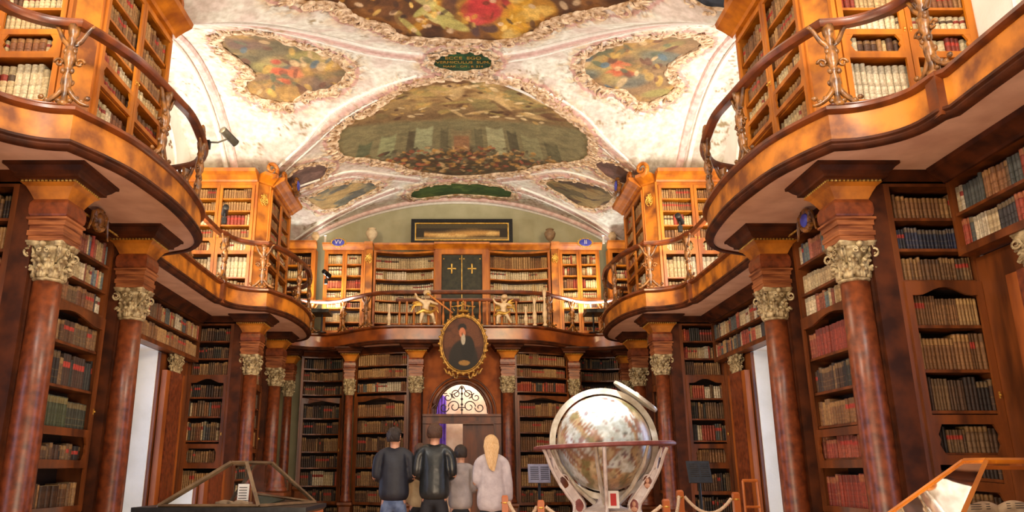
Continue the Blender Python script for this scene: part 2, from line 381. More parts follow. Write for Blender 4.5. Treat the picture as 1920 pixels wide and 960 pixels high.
def setcol(me, C):
    ca = me.color_attributes.new('Col', 'FLOAT_COLOR', 'POINT')
    A = np.ones((C.shape[0], 4), np.float32); A[:, :3] = C; ca.data.foreach_set('color', A.ravel())
def grid_obj(name, X, Y, Z, C, m):
    r, c = X.shape; me = bpy.data.meshes.new(name)
    V = np.stack([X, Y, Z], -1).reshape(-1, 3)
    i = np.arange(r * c).reshape(r, c); F = np.stack([i[:-1, :-1], i[1:, :-1], i[1:, 1:], i[:-1, 1:]], -1).reshape(-1, 4)
    me.from_pydata(V.tolist(), [], F.tolist()); me.materials.append(m)
    setcol(me, C.reshape(-1, 3)); me.polygons.foreach_set('use_smooth', [True] * len(me.polygons))
    o = bpy.data.objects.new(name, me); COL.objects.link(o); return o
# vault surface: white plaster, low stucco relief and ornament round the frescoes
ys = np.concatenate([np.arange(3, 9.2, .12), np.arange(9.2, 19.05, .03)]); xs = np.arange(-5.32, 5.33, .03)
GX, GY = np.meshgrid(xs, ys)
D = np.full(GX.shape, 1e9)
for k, P in OUT.items():
    if k != 'dk': D = np.minimum(D, sdf(GX, GY, P[::2]))
band = np.full(GX.shape, 1e9); BANDS = []
for s in (-1, 1):
    BANDS.append([(s * .75 + .1, 12.45), (s * 1.35 + .05, 12.75), (s * 2.25, 13.35), (s * 3.0, 14.1), (s * 3.75, 14.7)])
    BANDS.append([(s * .75 + .1, 11.75), (s * 1.5, 11.5), (s * 2.5, 10.75), (s * 3.2, 10.1), (s * 3.95, 9.5)])
    BANDS.append([(s * 1.5, 17.75), (s * 2.5, 18.1), (s * 3.3, 18.35), (s * 4.1, 18.6)])
    BANDS.append([(s * 1.0, 17.35), (s * 1.8, 16.7), (s * 2.4, 16.1), (s * 3.2, 15.9), (s * 3.9, 15.7)])
for B in BANDS:
    pts = crom(B, 6, False)
    for a, b_ in zip(pts[:-1], pts[1:]):
        e = np.array(b_) - a; t = np.clip(((GX - a[0]) * e[0] + (GY - a[1]) * e[1]) / (e @ e), 0, 1)
        band = np.minimum(band, np.hypot(GX - a[0] - t * e[0], GY - a[1] - t * e[1]))
wob = fbm(GX * 3, GY * 3, 1)
n1 = fbm(GX * 7, GY * 7, 3); n2 = fbm(GX * 16, GY * 16, 9)
rid = 1 - np.abs(2 * fbm(GX * 5 + n1 * 1.5, GY * 5 + wob * 1.5, 21) - 1) * 3.2       # curling relief
rid = np.clip(rid, 0, 1)
near = 1 - sstep(.12, .5, D + (wob - .5) * .35)
C = np.ones(GX.shape + (3,)) * lin((236, 236, 224))
C = mixc(C, (222, 206, 196), sstep(.4, .65, wob) * .8)
C = mixc(C, (226, 202, 194), (1 - sstep(.10, .14, band)) * .9)
C = mixc(C, (214, 176, 168), (1 - sstep(.03, .055, band)) * .9)
C = mixc(C, (248, 246, 240), ((band > .10) & (band < .17)) * .9)
C = mixc(C, (226, 190, 134), near * rid * .9)
C = mixc(C, (150, 108, 66), near * (sstep(.52, .66, n1) * sstep(.5, .62, n2)) * .95)
C = mixc(C, (120, 84, 56), near * (rid > .02) * (rid < .3) * .6)
C = mixc(C, (206, 158, 150), (np.abs(D - .2 - (wob - .5) * .1) < .035) * .8)
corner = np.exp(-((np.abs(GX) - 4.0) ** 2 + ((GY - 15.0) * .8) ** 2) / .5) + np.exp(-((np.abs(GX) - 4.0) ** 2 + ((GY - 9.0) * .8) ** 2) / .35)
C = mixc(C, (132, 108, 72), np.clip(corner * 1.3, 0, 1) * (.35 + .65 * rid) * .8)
flor = sstep(.60, .66, fbm(GX * 2.2, GY * 2.2, 33)) * sstep(.55, .68, n2) * (1 - near)
C = mixc(C, (150, 128, 84), flor * .9)
Z = vault(GX, GY) - near * rid * .055 * (D > .03) - (band < .11) * .03 + (D < -.03) * .03
for bi_, B in enumerate(BANDS):
    pts = crom(B, 8, False)
    for off in (-.13, .13):
        P = []
        for i, p in enumerate(pts):
            a = Vector(pts[max(0, i - 1)]); q = Vector(pts[min(len(pts) - 1, i + 1)]); t = (q - a).normalized(); x, y = p[0] - t.y * off, p[1] + t.x * off
            P.append((x, y, vz(x, y) - .015))
        struct('trim_%d' % (20 + bi_), MB().tube(P, .028, 6), M['white'], smooth=True)
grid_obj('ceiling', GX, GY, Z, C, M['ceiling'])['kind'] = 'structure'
struct('ceiling_near', MB().box(-5.3, 5.3, -2, 3.02, 7.5, 7.8), M['plaster'])

def blobs(C, U, V, seeds, cols, su, sv, ur, vr, soft=.35):
    r = random.Random(seeds[0])
    for k in range(seeds[1]):
        u = r.uniform(*ur); v = r.uniform(*vr); a = r.uniform(-.9, .9); s1 = su * r.uniform(.5, 1.5); s2 = sv * r.uniform(.6, 1.4)
        dx = (U - u) * math.cos(a) + (V - v) * math.sin(a); dy = -(U - u) * math.sin(a) + (V - v) * math.cos(a)
        q = (dx / s1) ** 2 + (dy / s2) ** 2
        m = (1 - sstep(1 - soft, 1, q)); C = mixc(C, cols[r.randrange(len(cols))], m * r.uniform(.6, .95))
    return C
def grain(C, x, y, sd):
    g = fbm(x * 14 + fbm(x * 5, y * 5, sd) * 4, y * 14, sd + 60, 3); g2 = fbm(x * 5, y * 9, sd + 70, 4)
    return np.clip(C * (.72 + .56 * g)[..., None] * (.7 + .6 * g2)[..., None], 0, 1)
def p_main(x, y):
    u = x / 2.6; v = (y - 12.5) / 4.75; n = fbm(x * 1.6, y * 3, 41, 5); n3 = fbm(x * 5, y * 5, 43)
    C = np.ones(x.shape + (3,)) * lin((164, 136, 88))
    C = mixc(C, (196, 164, 104), sstep(.45, .62, n)); C = mixc(C, (120, 84, 52), sstep(.5, .7, fbm(x * 1.2, y * 3.4, 47)) * .8)
    C = mixc(C, (134, 134, 84), sstep(.5, .62, fbm(x * 2, y * 2, 51)) * .6)
    C = mixc(C, (120, 92, 60), np.exp(-((v - .3) / .07) ** 2) * .8)
    arch = sstep(.33, .38, v + .10 * u * u); C = mixc(C, (134, 126, 88), arch)
    w = x / (.62 + .55 * v)                               # the painted columns fan out towards the crowd
    for c0, hw, top, col in [(-2.15, .17, .45, (96, 104, 74)), (-1.62, .2, .42, (158, 164, 118)), (-1.05, .12, .40, (92, 82, 58)), (-.78, .22, .385, (172, 176, 132)), (-.3, .1, .40, (104, 98, 70)), (.1, .25, .42, (148, 132, 92)), (.5, .1, .4, (110, 104, 74)), (.9, .22, .385, (176, 174, 130)), (1.3, .12, .40, (90, 84, 60)), (1.72, .22, .42, (150, 146, 104)), (2.2, .17, .45, (100, 96, 66))]:
        m = (1 - sstep(hw * .85, hw, np.abs(w - c0))) * sstep(top, top + .03, v - .03 * (1 - ((w - c0) / hw) ** 2)) * (v < .78)
        C = mixc(C, col, m * (.75 + .25 * n3))
    m = (1 - sstep(.16, .19, np.abs(w - .1))) * sstep(.5, .53, v); C = mixc(C, (170, 110, 74), m * .6)
    cr = sstep(.66, .72, v + (n3 - .5) * .12); C = mixc(C, (82, 70, 46), cr)
    C = blobs(C, x, y, (61, 900), [(170, 96, 66), (196, 150, 80), (110, 66, 44), (90, 84, 60), (210, 176, 120), (70, 56, 40), (128, 120, 90), (160, 120, 60), (96, 84, 56), (84, 70, 48)], .055, .085, (-2.6, 2.7), (15.45, 17.1))
    C = mixc(C, (60, 46, 30), sstep(.93, 1.0, v) * .5)
    C = blobs(C, x, y, (64, 30), [(222, 190, 130), (110, 76, 50), (176, 156, 90), (120, 130, 90)], .34, .10, (-1.6, 1.8), (12.6, 13.9), .9)
    C = blobs(C, x, y, (65, 90), [(240, 214, 160), (90, 60, 40), (196, 160, 90)], .09, .05, (-1.7, 1.8), (12.7, 14.0), .7)
    return grain(C, x, y, 1)
def p_side(seed, flip):
    def f(x, y):
        n = fbm(x * 2.2, y * 2.2, seed, 5)
        C = np.ones(x.shape + (3,)) * lin((140, 112, 80)); C = mixc(C, (178, 140, 80), sstep(.42, .6, n)); C = mixc(C, (104, 100, 76), sstep(.5, .66, fbm(x * 1.7, y * 2, seed + 4)) * .8)
        C = blobs(C, x * flip, y, (seed, 12), [(170, 150, 96), (120, 96, 84), (104, 112, 104), (150, 140, 84)], .38, .2, (-3.8, -2.1), (11.2, 12.8), .8)
        C = blobs(C, x * flip, y, (seed + 1, 7), [(196, 96, 66), (204, 116, 76), (176, 76, 60)], .16, .11, (-3.2, -2.75), (11.9, 12.5), .9)
        C = blobs(C, x * flip, y, (seed + 2, 40), [(196, 160, 84), (96, 104, 80), (206, 176, 130), (110, 76, 60), (90, 110, 120)], .07, .15, (-3.7, -2.1), (11.1, 12.8), .6)
        return grain(C, x, y, seed)
    return f
def p_top(x, y):
    n = fbm(x * 2, y * 2, 71, 5)
    C = np.ones(x.shape + (3,)) * lin((96, 62, 32)); C = mixc(C, (140, 92, 42), sstep(.4, .6, n)); C = mixc(C, (64, 38, 22), sstep(.5, .7, fbm(x * 3, y * 2, 75)) * .8)
    C = blobs(C, x, y, (72, 60), [(206, 160, 60), (196, 140, 40), (110, 70, 40), (214, 186, 110), (84, 60, 60), (150, 100, 50)], .16, .3, (-1.2, 1.5), (9.2, 10.95), .6)
    C = blobs(C, x, y, (73, 9), [(190, 56, 56), (206, 84, 76)], .2, .3, (.2, .75), (9.8, 10.8), .5)
    C = blobs(C, x, y, (74, 7), [(196, 190, 110), (210, 200, 130)], .1, .35, (-.75, -.1), (9.9, 10.8), .5)
    C = blobs(C, x, y, (76, 8), [(214, 160, 40), (226, 184, 90)], .17, .3, (.85, 1.25), (9.9, 10.7), .5)
    C = blobs(C, x, y, (77, 160), [(240, 200, 110), (90, 54, 30), (206, 150, 60), (70, 50, 40), (220, 190, 150)], .045, .10, (-2.2, 2.4), (9.2, 11.0), .6)
    return grain(C, x, y, 5)
def p_flat(cols, seed, s=2.5):
    def f(x, y):
        C = np.ones(x.shape + (3,)) * lin(cols[0])
        for k, c in enumerate(cols[1:]): C = mixc(C, c, sstep(.46, .56, fbm(x * s + k * 7, y * s * 1.6, seed + k * 5, 4)) * .85)
        return grain(C, x, y, seed)
    return f
FRD = [('main', 'vault_fresco', 'largest vault fresco above the far cabinets, painted columns over a crowd', p_main),
 ('left', 'vault_fresco', 'brown vault fresco left of the green inscription, red robe at its middle', p_side(81, 1)),
 ('right', 'vault_fresco', 'brown vault fresco right of the green inscription, orange robe at its middle', p_side(93, -1)),
 ('top', 'vault_fresco', 'dark golden fresco with robed figures at the top edge of the photo', p_top),
 ('med', 'inscription_cartouche', 'small green cartouche with gold Latin lettering at the vault crown', p_flat([(30, 66, 36), (44, 92, 50), (22, 50, 30)], 101)),
 ('pl', 'vault_medallion', 'small mauve brown medallion on the vault above the far left cabinet', p_flat([(128, 100, 92), (150, 118, 108), (104, 78, 70)], 111)),
 ('pr', 'vault_medallion', 'small mauve brown medallion on the vault above the far right cabinet', p_flat([(128, 96, 88), (154, 120, 106), (100, 74, 64)], 121)),
 ('sl', 'vault_fresco', 'small grey and ochre landscape fresco at the far left of the vault', p_flat([(120, 120, 104), (160, 146, 110), (90, 94, 92), (186, 158, 104)], 131)),
 ('sr', 'vault_fresco', 'small dark ochre landscape fresco at the far right of the vault', p_flat([(120, 96, 56), (90, 84, 60), (70, 54, 46), (150, 130, 84)], 141)),
 ('gr', 'vault_medallion', 'long green cartouche on the vault just above the end wall arch', p_flat([(70, 96, 44), (96, 120, 60), (48, 76, 36)], 151)),
 ('dk', 'vault_medallion', 'dark blue grey medallion beside the near right cabinet cornice', p_flat([(50, 60, 74), (40, 48, 60)], 161))]
for key, nm, lab, fn in FRD:
    P = np.array(OUT[key]); c = P.mean(0); big = key in ('main', 'top'); nr = 110 if big else 44; 
    rep = 3 if big else 2
    Pd = np.array(crom([tuple(p) for p in P], rep))
    # scalloped edge
    th = np.arange(len(Pd)); Pd = c + (Pd - c) * (1 + .012 * np.sin(th * 2 * PI / (17 * rep)))[:, None]
    Pd = np.vstack([Pd, Pd[:1]])
    R_ = np.linspace(.0005, 1, nr)[:, None]
    X = c[0] + (Pd[:, 0] - c[0])[None] * R_; Y = c[1] + (Pd[:, 1] - c[1])[None] * R_
    t = thing(nm, lab, 'fresco', (0, 0, 0), 'frescoes painted on the vault')
    o = grid_obj('painting', X, Y, vault(X, Y) - .012, fn(X, Y), M['paint']); o.parent = t
    pts = [(x, y, vz(x, y) - .02) for x, y in Pd[:-1:2]]
    rr = [.03 + .015 * math.sin(i * .9) for i in range(len(pts))]
    if key in ('med', 'pl', 'pr', 'sl', 'sr', 'gr', 'dk'): rr = [r * .7 for r in rr]
    f = MB().tube(pts, rr, 6, closed=True)
    # rocaille C-scrolls and leaves riding on the frame
    r2 = random.Random(hash(key) % 1 + len(key) * 7 + int(P[0][0] * 10)); n = len(pts); step = 5 if big else 6
    for i in range(0, n, step):
        p = Vector(pts[i]); q = Vector(pts[(i + 1) % n]); tg = (q - p); tg.z = 0; tg.normalize(); nn = Vector((tg.y, -tg.x, 0))
        if (p + nn * .1 - Vector((c[0], c[1], p.z))).length < (p - Vector((c[0], c[1], p.z))).length: nn = -nn
        R0 = r2.uniform(.08, .19) * (1 if big or key in ('left', 'right') else .55); sg = r2.choice((-1, 1)); S = []
        for k in range(11):
            a = k / 10 * 5.0; rad = R0 * (1 - .75 * k / 10)
            x = p + nn * (R0 * .7 + rad * math.cos(a + 2.6)) + tg * sg * rad * math.sin(a + 2.6)
            S.append((x.x, x.y, vz(x.x, x.y) - .04 - .012 * k / 10))
        f.tube(S, [.03 * (1 - .06 * k) * (1 if big else .75) for k in range(11)], 5)
        if big or key in ('left', 'right'):
            for k in range(5):
                aa = r2.uniform(-.5, .5) + (k - 2) * .35; dv = nn * math.cos(aa) + tg * math.sin(aa); l0 = r2.uniform(.12, .26)
                f.tube([(p.x + dv.x * l0 * t, p.y + dv.y * l0 * t + .02 * math.sin(t * 5), vz(p.x + dv.x * l0 * t, p.y + dv.y * l0 * t) - .03) for t in (0, .35, .7, 1)], [.012, .022, .02, .006], 5)
        for k in range(3):
            a = r2.uniform(-.9, .9); x = p + nn * r2.uniform(.02, .16) + tg * r2.uniform(-.12, .12); f.ball((x.x, x.y, vz(x.x, x.y) - .03), (r2.uniform(.02, .05), r2.uniform(.02, .05), .02), 6, 4)
    f.build('stucco_frame', M['stucco'], t, smooth=True)
    if key == 'med':
        for s_, yy, sz in (('ECCE  EGO', 11.75, .125), ('VERMICULUS  SUM.', 11.89, .11), ('MARK . CM . 8. 214', 12.03, .085)):
            cu = bpy.data.curves.new('lettering', 'FONT'); cu.body = s_; cu.size = sz; cu.align_x = 'CENTER'; cu.align_y = 'CENTER'; cu.extrude = .002
            to = textobj("gold_lettering", cu, M["gilt"], t)
            to.location = (.12, yy, vz(.12, yy) - .03); to.rotation_euler = (PI, 0, 0)
# ------------------------------------------------------------------ books: collected first, built last
PAL = {
 'cream': [(222, 206, 168), (208, 188, 144), (230, 218, 188), (196, 172, 128)],
 'up': [(214, 196, 152), (196, 166, 118), (170, 124, 76), (224, 210, 176), (140, 88, 52), (150, 60, 40), (204, 180, 130), (96, 64, 44), (216, 200, 160)],
 'mixlow': [(150, 104, 64), (196, 176, 136), (120, 74, 44), (84, 88, 84), (160, 70, 48), (176, 140, 92), (64, 60, 60), (208, 196, 168), (110, 84, 56)],
 'brown': [(112, 78, 46), (92, 62, 36), (134, 98, 60), (76, 50, 30), (104, 80, 52), (150, 116, 76)],
 'tan': [(158, 118, 72), (142, 100, 60), (170, 132, 84), (128, 88, 52)],
 'darkb': [(58, 42, 34), (44, 34, 30), (76, 52, 38), (50, 48, 42), (92, 66, 46), (120, 92, 62)],
 'navy': [(46, 50, 76), (38, 42, 62), (56, 58, 80), (64, 62, 70)],
 'red': [(150, 62, 44), (136, 52, 38), (162, 80, 56), (142, 70, 50)],
 'green': [(70, 78, 52), (60, 66, 48), (84, 88, 60), (56, 58, 44)],
 'orange': [(190, 90, 40), (160, 60, 34), (206, 120, 60), (110, 60, 40), (60, 56, 50)],
 'coloured': [(206, 186, 140), (200, 116, 90), (108, 124, 124), (180, 150, 100), (150, 84, 60), (222, 206, 170), (88, 96, 110), (196, 80, 60)],
}
NAMEC = {'cream': 'cream vellum', 'tan': 'tan leather', 'red': 'red leather', 'navy': 'dark blue', 'green': 'dark green'}
def colname(c):
    r, g, b = c
    if r > 190 and g > 160: return 'cream vellum'
    if r > 120 and g < r * .55: return 'red brown leather' if r < 170 else 'orange red leather'
    if b > r: return 'dark blue'
    if r < 70: return 'blackish leather'
    if g > r: return 'dark green'
    if abs(r - g) < 14: return 'grey'
    if r > 140: return 'tan leather'
    return 'brown leather'
ORD = 'first second third fourth fifth sixth seventh eighth ninth tenth eleventh twelfth thirteenth fourteenth fifteenth sixteenth seventeenth eighteenth nineteenth twentieth'.split()
ORD += ['twenty-' + o for o in ORD[:9]] + ['thirtieth'] + ['thirty-' + o for o in ORD[:9]] + ['fortieth'] + ['forty-' + o for o in ORD[:9]] + ['fiftieth'] + ['fifty-' + o for o in ORD[:9]] + ['sixtieth'] + ['sixty-' + o for o in ORD[:9]]
BOOKS = []
def fill(f, s0, s1, z0, z1, pal, t, where, d=-.03, hf=(.80, .96), depth=.14, full=1.0, seed=None):
    r = random.Random(seed if seed is not None else int(abs(f(s0, 0, z0)[0] * 131 + f(s0, 0, z0)[1] * 71 + z0 * 977)))
    H = z1 - z0; s = s0 + .004; k = 0; cols = PAL[pal]; run = 0
    while s < s0 + (s1 - s0) * full - t * .6:
        if run <= 0:
            c = cols[r.randrange(len(cols))]; hh = r.uniform(*hf); tt = t * r.uniform(.75, 1.3); run = r.choice((1, 1, 1, 2, 3, 5)) if pal not in ('cream', 'tan', 'navy', 'red', 'green') else r.choice((2, 4, 8)); lab = r.random()
        run -= 1
        w = min(tt * r.uniform(.93, 1.05), s1 - s - .002)
        if w < t * .4: break
        k += 1; j = r.uniform(.92, 1.07)
        BOOKS.append(dict(f=f, s=s, w=w * .96, z=z0, h=H * hh * r.uniform(.985, 1.0), d=d + r.uniform(-.012, .008), dep=depth, c=tuple(min(255, q * j) for q in c), k=k, lab=lab, where=where, seed=r.random()))
        s += w + (r.uniform(0, .004))

def bookcase(name, label, cat, f, W, rows, z0, z1, depth=.28, group=None, m='dark', doors=0, dz=None, mids=(), arch=True, n=1, where='', th=.042, dm=None, rim=.035, hood=None, loc=(0, 0, 0)):
    """rows: (z bottom, z top, palette, thickness factor, depth offset)"""
    T = thing(name, label, cat, loc, group)
    b = MB(); b.boxn(f, -.02, rim, -depth, .0, z0, z1, 1); b.boxn(f, W - rim, W + .02, -depth, .0, z0, z1, 1)
    b.boxn(f, rim, W - rim, -depth, 0, z1 - .05, z1, n); b.boxn(f, rim, W - rim, -depth, .01, z0, z0 + .06, n)
    b.build('carcass', M[m], T)
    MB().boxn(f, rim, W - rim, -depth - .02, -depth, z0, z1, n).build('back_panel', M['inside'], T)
    for r_ in rows:
        if r_[0] > z0 + .07: MB().boxn(f, rim, W - rim, -depth, -.012, r_[0] - .028, r_[0], n).build('shelf', M[m], T)
    for i, r_ in enumerate(rows):
        if r_[2]:
            wh = where % ORD[len(rows) - 1 - i] if '%s' in where else where
            fill(f, rim + .004, W - rim - .004, r_[0], r_[1], r_[2], th * (r_[3] if len(r_) > 3 else 1), wh, full=r_[5] if len(r_) > 5 else 1, d=(-.035 if not doors else -.05))
    if doors:
        a0, a1 = dz; dw = (W - 2 * rim + .03) / doors; dm = dm or m
        for k in range(doors):
            sa = rim - .015 + k * dw + .004; sb = sa + dw - .008; st = .055
            D = MB(); D.boxn(f, sa, sa + st, .0, .028, a0, a1); D.boxn(f, sb - st, sb, .0, .028, a0, a1); D.boxn(f, sa + st, sb - st, .0, .028, a0, a0 + .06, max(1, n // 2))
            wi = sb - sa - 2 * st
            if arch:
                pt = [(sa + st, a1), (sa + st, a1 - .13)]
                for q in range(13):
                    u = q / 12; pt.append((sa + st + wi * u, a1 - .13 + .075 * math.sin(PI * min(1, max(0, (u - .12) / .76))) ** 1.5))
                pt += [(sb - st, a1 - .13), (sb - st, a1)]
                D.poly(pt, f, .0, .028)
            else: D.boxn(f, sa + st, sb - st, .0, .028, a1 - .06, a1, max(1, n // 2))
            for (m0, m1) in mids: D.boxn(f, sa + st, sb - st, .0, .028, m0, m1, max(1, n // 2))
            if len(mids) == 2:     # shaped little window between the two middle rails
                lo, hi = mids[0][1], mids[1][0]
                for ss, e in ((sa + st, 1), (sb - st, -1)):
                    D.poly([(ss, lo), (ss + e * .07, lo), (ss + e * .03, (lo * 2 + hi) / 3), (ss + e * .045, (lo + hi) / 2), (ss + e * .03, (lo + hi * 2) / 3), (ss + e * .07, hi), (ss, hi)], f, .002, .026)
            d_ = D.build('door', M[dm], T)
            sx_ = (sb - st / 2) if k % 2 == 0 else (sa + st / 2)
            K = MB(); p = f(sx_, .04, (a0 + a1) / 2); K.ball(p, .013, 8, 6); K.box(*(lambda q: (q[0] - .006, q[0] + .006, q[1] - .006, q[1] + .006, q[2] - .03, q[2] + .03))(f(sx_, .028, (a0 + a1) / 2)))
            K.build('lock_plate', M['gilt'], d_, smooth=True)
    return T
CORN = [(0, 0), (.03, 0), (.045, .02), (.06, .03), (.10, .06), (.15, .09), (.16, .13), (0, .13)]
def cornice(path, z, m, T, sc=1.0, name='cornice'):
    return MB().sweep(path, [(a * sc, z + b * sc) for a, b in CORN]).build(name, M[m], T)
def fpath(f, pts): return [f(s, d, 0)[:2] for s, d in pts]

# ------------------------------------------------------------------ corinthian capital (shared mesh)
def capital_mesh(half=False):
    b = MB(); b.lathe([(.135, 0), (.155, .012), (.155, .028), (.135, .035), (.128, .12), (.138, .22), (.165, .30), (.19, .325)], n=20)
    sq = [];
    for k in range(4):                         # abacus with hollow sides
        for u in np.linspace(0, 1, 6)[:-1]:
            a0 = PI / 4 + k * PI / 2; p = Vector((math.cos(a0), math.sin(a0))); q = Vector((math.cos(a0 + PI / 2), math.sin(a0 + PI / 2)))
            r = p * (1 - u) + q * u; r *= 1 - .12 * math.sin(PI * u); sq.append((r.x, r.y))
    b.lathe([(.23, .325), (.25, .335), (.25, .35), (.265, .36), (.265, .375)], sq=sq)
    for row, (zb, ln, cnt, off, rad) in enumerate(((.03, .13, 8, 0, .137), (.06, .20, 8, PI / 8, .135))):
        for k in range(cnt):
            a = off + 2 * PI * k / cnt
            for sgn in (-1, 0, 1):             # three lobes per acanthus leaf
                aa = a + sgn * .17; P = []
                for q in range(7):
                    t = q / 6; out = rad + .012 + .075 * max(0, t - .45) ** 1.3 * 2.2 * (1 if sgn == 0 else .7); z = zb + ln * math.sin(min(t * 1.25, 1.35)) * (1 if sgn == 0 else .82) - (.05 * max(0, t - .8) * 4)
                    P.append((math.cos(aa) * out, math.sin(aa) * out, z))
                b.tube(P, [.020, .026, .026, .024, .024, .022, .012], 6)
    for k in range(4):                         # corner volutes
        a = PI / 4 + k * PI / 2; P = []
        for q in range(22):
            t = q / 21; ang = PI * .5 + t * 3.3 * PI; rr = .055 * (1 - .75 * t)
            P.append((math.cos(a) * (.225 + rr * math.cos(ang)), math.sin(a) * (.225 + rr * math.cos(ang)), .27 + rr * math.sin(ang)))
        P = [(math.cos(a) * .15, math.sin(a) * .15, .18), (math.cos(a) * .17, math.sin(a) * .17, .27)] + P
        b.tube(P, [.014] * 2 + [.016 * (1 - .5 * q / 21) for q in range(22)], 6)
        a2 = k * PI / 2; b.ball((math.cos(a2) * .2, math.sin(a2) * .2, .335), (.035, .035, .03), 8, 6)
        for sgn in (-1, 1):
            P = []
            for q in range(14):
                t = q / 13; ang = PI * .5 + sgn * t * 2.6 * PI; rr = .03 * (1 - .7 * t)
                ca = a2 + sgn * .22 + math.cos(ang) * rr / .19
                P.append((math.cos(ca) * .19, math.sin(ca) * .19, .285 + rr * math.sin(ang)))
            b.tube(P, .009, 5)
    return b.mesh('capital', M['capital'], smooth=True)
CAP = capital_mesh()
def shaft_mesh(r):
    return MB().lathe([(r * 1.25, .55), (r * 1.35, .58), (r * 1.25, .62), (r * 1.12, .64), (r * 1.2, .67), (r * 1.04, .70), (r, .74), (r * 1.01, 1.3), (r * .98, 1.9), (r * .9, 2.9)], n=32).mesh('shaft', M['column'], smooth=True)
SH = shaft_mesh(.14)
def link(me, name, parent, loc=(0, 0, 0), sc=None, rz=0):
    o = bpy.data.objects.new(name, me); COL.objects.link(o); o.parent = parent; o.location = loc; o.rotation_euler = (0, 0, rz)
    if sc: o.scale = sc
    return o
def gilt_beads(x0, y0, x1, y1, z, T):
    b = MB(); L_ = math.hypot(x1 - x0, y1 - y0); n = max(3, int(L_ / .035))
    for i in range(n + 1):
        t = i / n; b.ball((x0 + (x1 - x0) * t, y0 + (y1 - y0) * t, z), (.016, .016, .013), 6, 4)
    b.build('gilt_bead_moulding', M['gilt'], T, smooth=True)
def column(x, y, label, side, block=True, scale=1.0, back=True, mats=None):
    T = thing('column', label, 'column', (x, y, 0), 'columns of the lower storey')
    s = scale
    MB().rects(0, 0, .17 * s, .17 * s, [(.03, 0), (.03, .1), (.01, .12), (0, .13), (0, .46), (.02, .48), (.04, .5), (.04, .55)]).build('pedestal', M['dark'], T)
    link(SH, 'shaft', T, sc=(s, s, 1)); link(CAP, 'capital', T, (0, 0, 2.9), (s * .92, s * .92, 1))
    if block:
        ex = .16 * s
        MB().rects(0, 0, ex, ex, [(0, 3.272), (0, 3.32), (.012, 3.325), (.012, 3.37), (.0, 3.375), (.0, 3.42), (.012, 3.425), (.012, 3.47), (.03, 3.48), (.03, 3.5)]).build('architrave_block', M['striped'], T)
        MB().rects(0, 0, ex, ex, [(.0, 3.5), (.018, 3.53), (.025, 3.58), (.02, 3.64), (.0, 3.68)]).build('pulvinated_frieze', M['column'], T)
        MB().rects(0, 0, ex, ex, [(0, 3.68), (.01, 3.70), (.03, 3.74), (.06, 3.79), (.10, 3.82)]).build('flared_frieze', M['burl'], T)
        e = ex + .085
        gilt_beads(-e, -e, e, -e, 3.835, T); gilt_beads(-side * e, -e, -side * e, e, 3.835, T)
        MB().rects(0, 0, ex, ex, [(.07, 3.82), (.10, 3.85), (.14, 3.86), (.14, 3.885), (.17, 3.91), (.20, 3.95), (.22, 3.955), (.22, 3.99)]).build('cornice_block', M['darker'], T)
    return T

# ------------------------------------------------------------------ lower storey: piers with bookcases
NEAR_ROWS = {
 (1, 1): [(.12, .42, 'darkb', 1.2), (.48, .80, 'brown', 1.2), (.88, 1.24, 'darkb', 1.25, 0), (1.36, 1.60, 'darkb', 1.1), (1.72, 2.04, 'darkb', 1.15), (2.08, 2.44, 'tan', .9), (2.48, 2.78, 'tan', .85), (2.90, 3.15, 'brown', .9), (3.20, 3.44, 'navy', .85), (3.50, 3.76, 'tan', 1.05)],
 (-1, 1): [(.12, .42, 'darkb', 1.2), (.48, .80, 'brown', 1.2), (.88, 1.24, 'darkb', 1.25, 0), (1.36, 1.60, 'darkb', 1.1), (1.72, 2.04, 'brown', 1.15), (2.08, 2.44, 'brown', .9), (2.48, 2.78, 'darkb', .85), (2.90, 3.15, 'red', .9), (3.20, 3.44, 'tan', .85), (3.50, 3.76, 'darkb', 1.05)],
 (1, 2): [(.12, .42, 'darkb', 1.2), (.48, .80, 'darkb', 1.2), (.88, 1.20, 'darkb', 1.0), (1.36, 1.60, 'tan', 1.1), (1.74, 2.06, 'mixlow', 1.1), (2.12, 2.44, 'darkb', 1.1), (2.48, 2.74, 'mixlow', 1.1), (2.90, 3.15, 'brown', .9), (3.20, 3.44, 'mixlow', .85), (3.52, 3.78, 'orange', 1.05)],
 (-1, 2): [(.12, .42, 'darkb', 1.2), (.48, .80, 'brown', 1.2), (.88, 1.24, 'tan', 1.0), (1.36, 1.60, 'brown', 1.1), (1.74, 2.10, 'mixlow', 1.1), (2.16, 2.46, 'mixlow', 1.1), (2.50, 2.74, 'darkb', 1.1), (2.90, 3.15, 'brown', .9), (3.20, 3.44, 'darkb', .85), (3.52, 3.78, 'darkb', 1.05)],
}
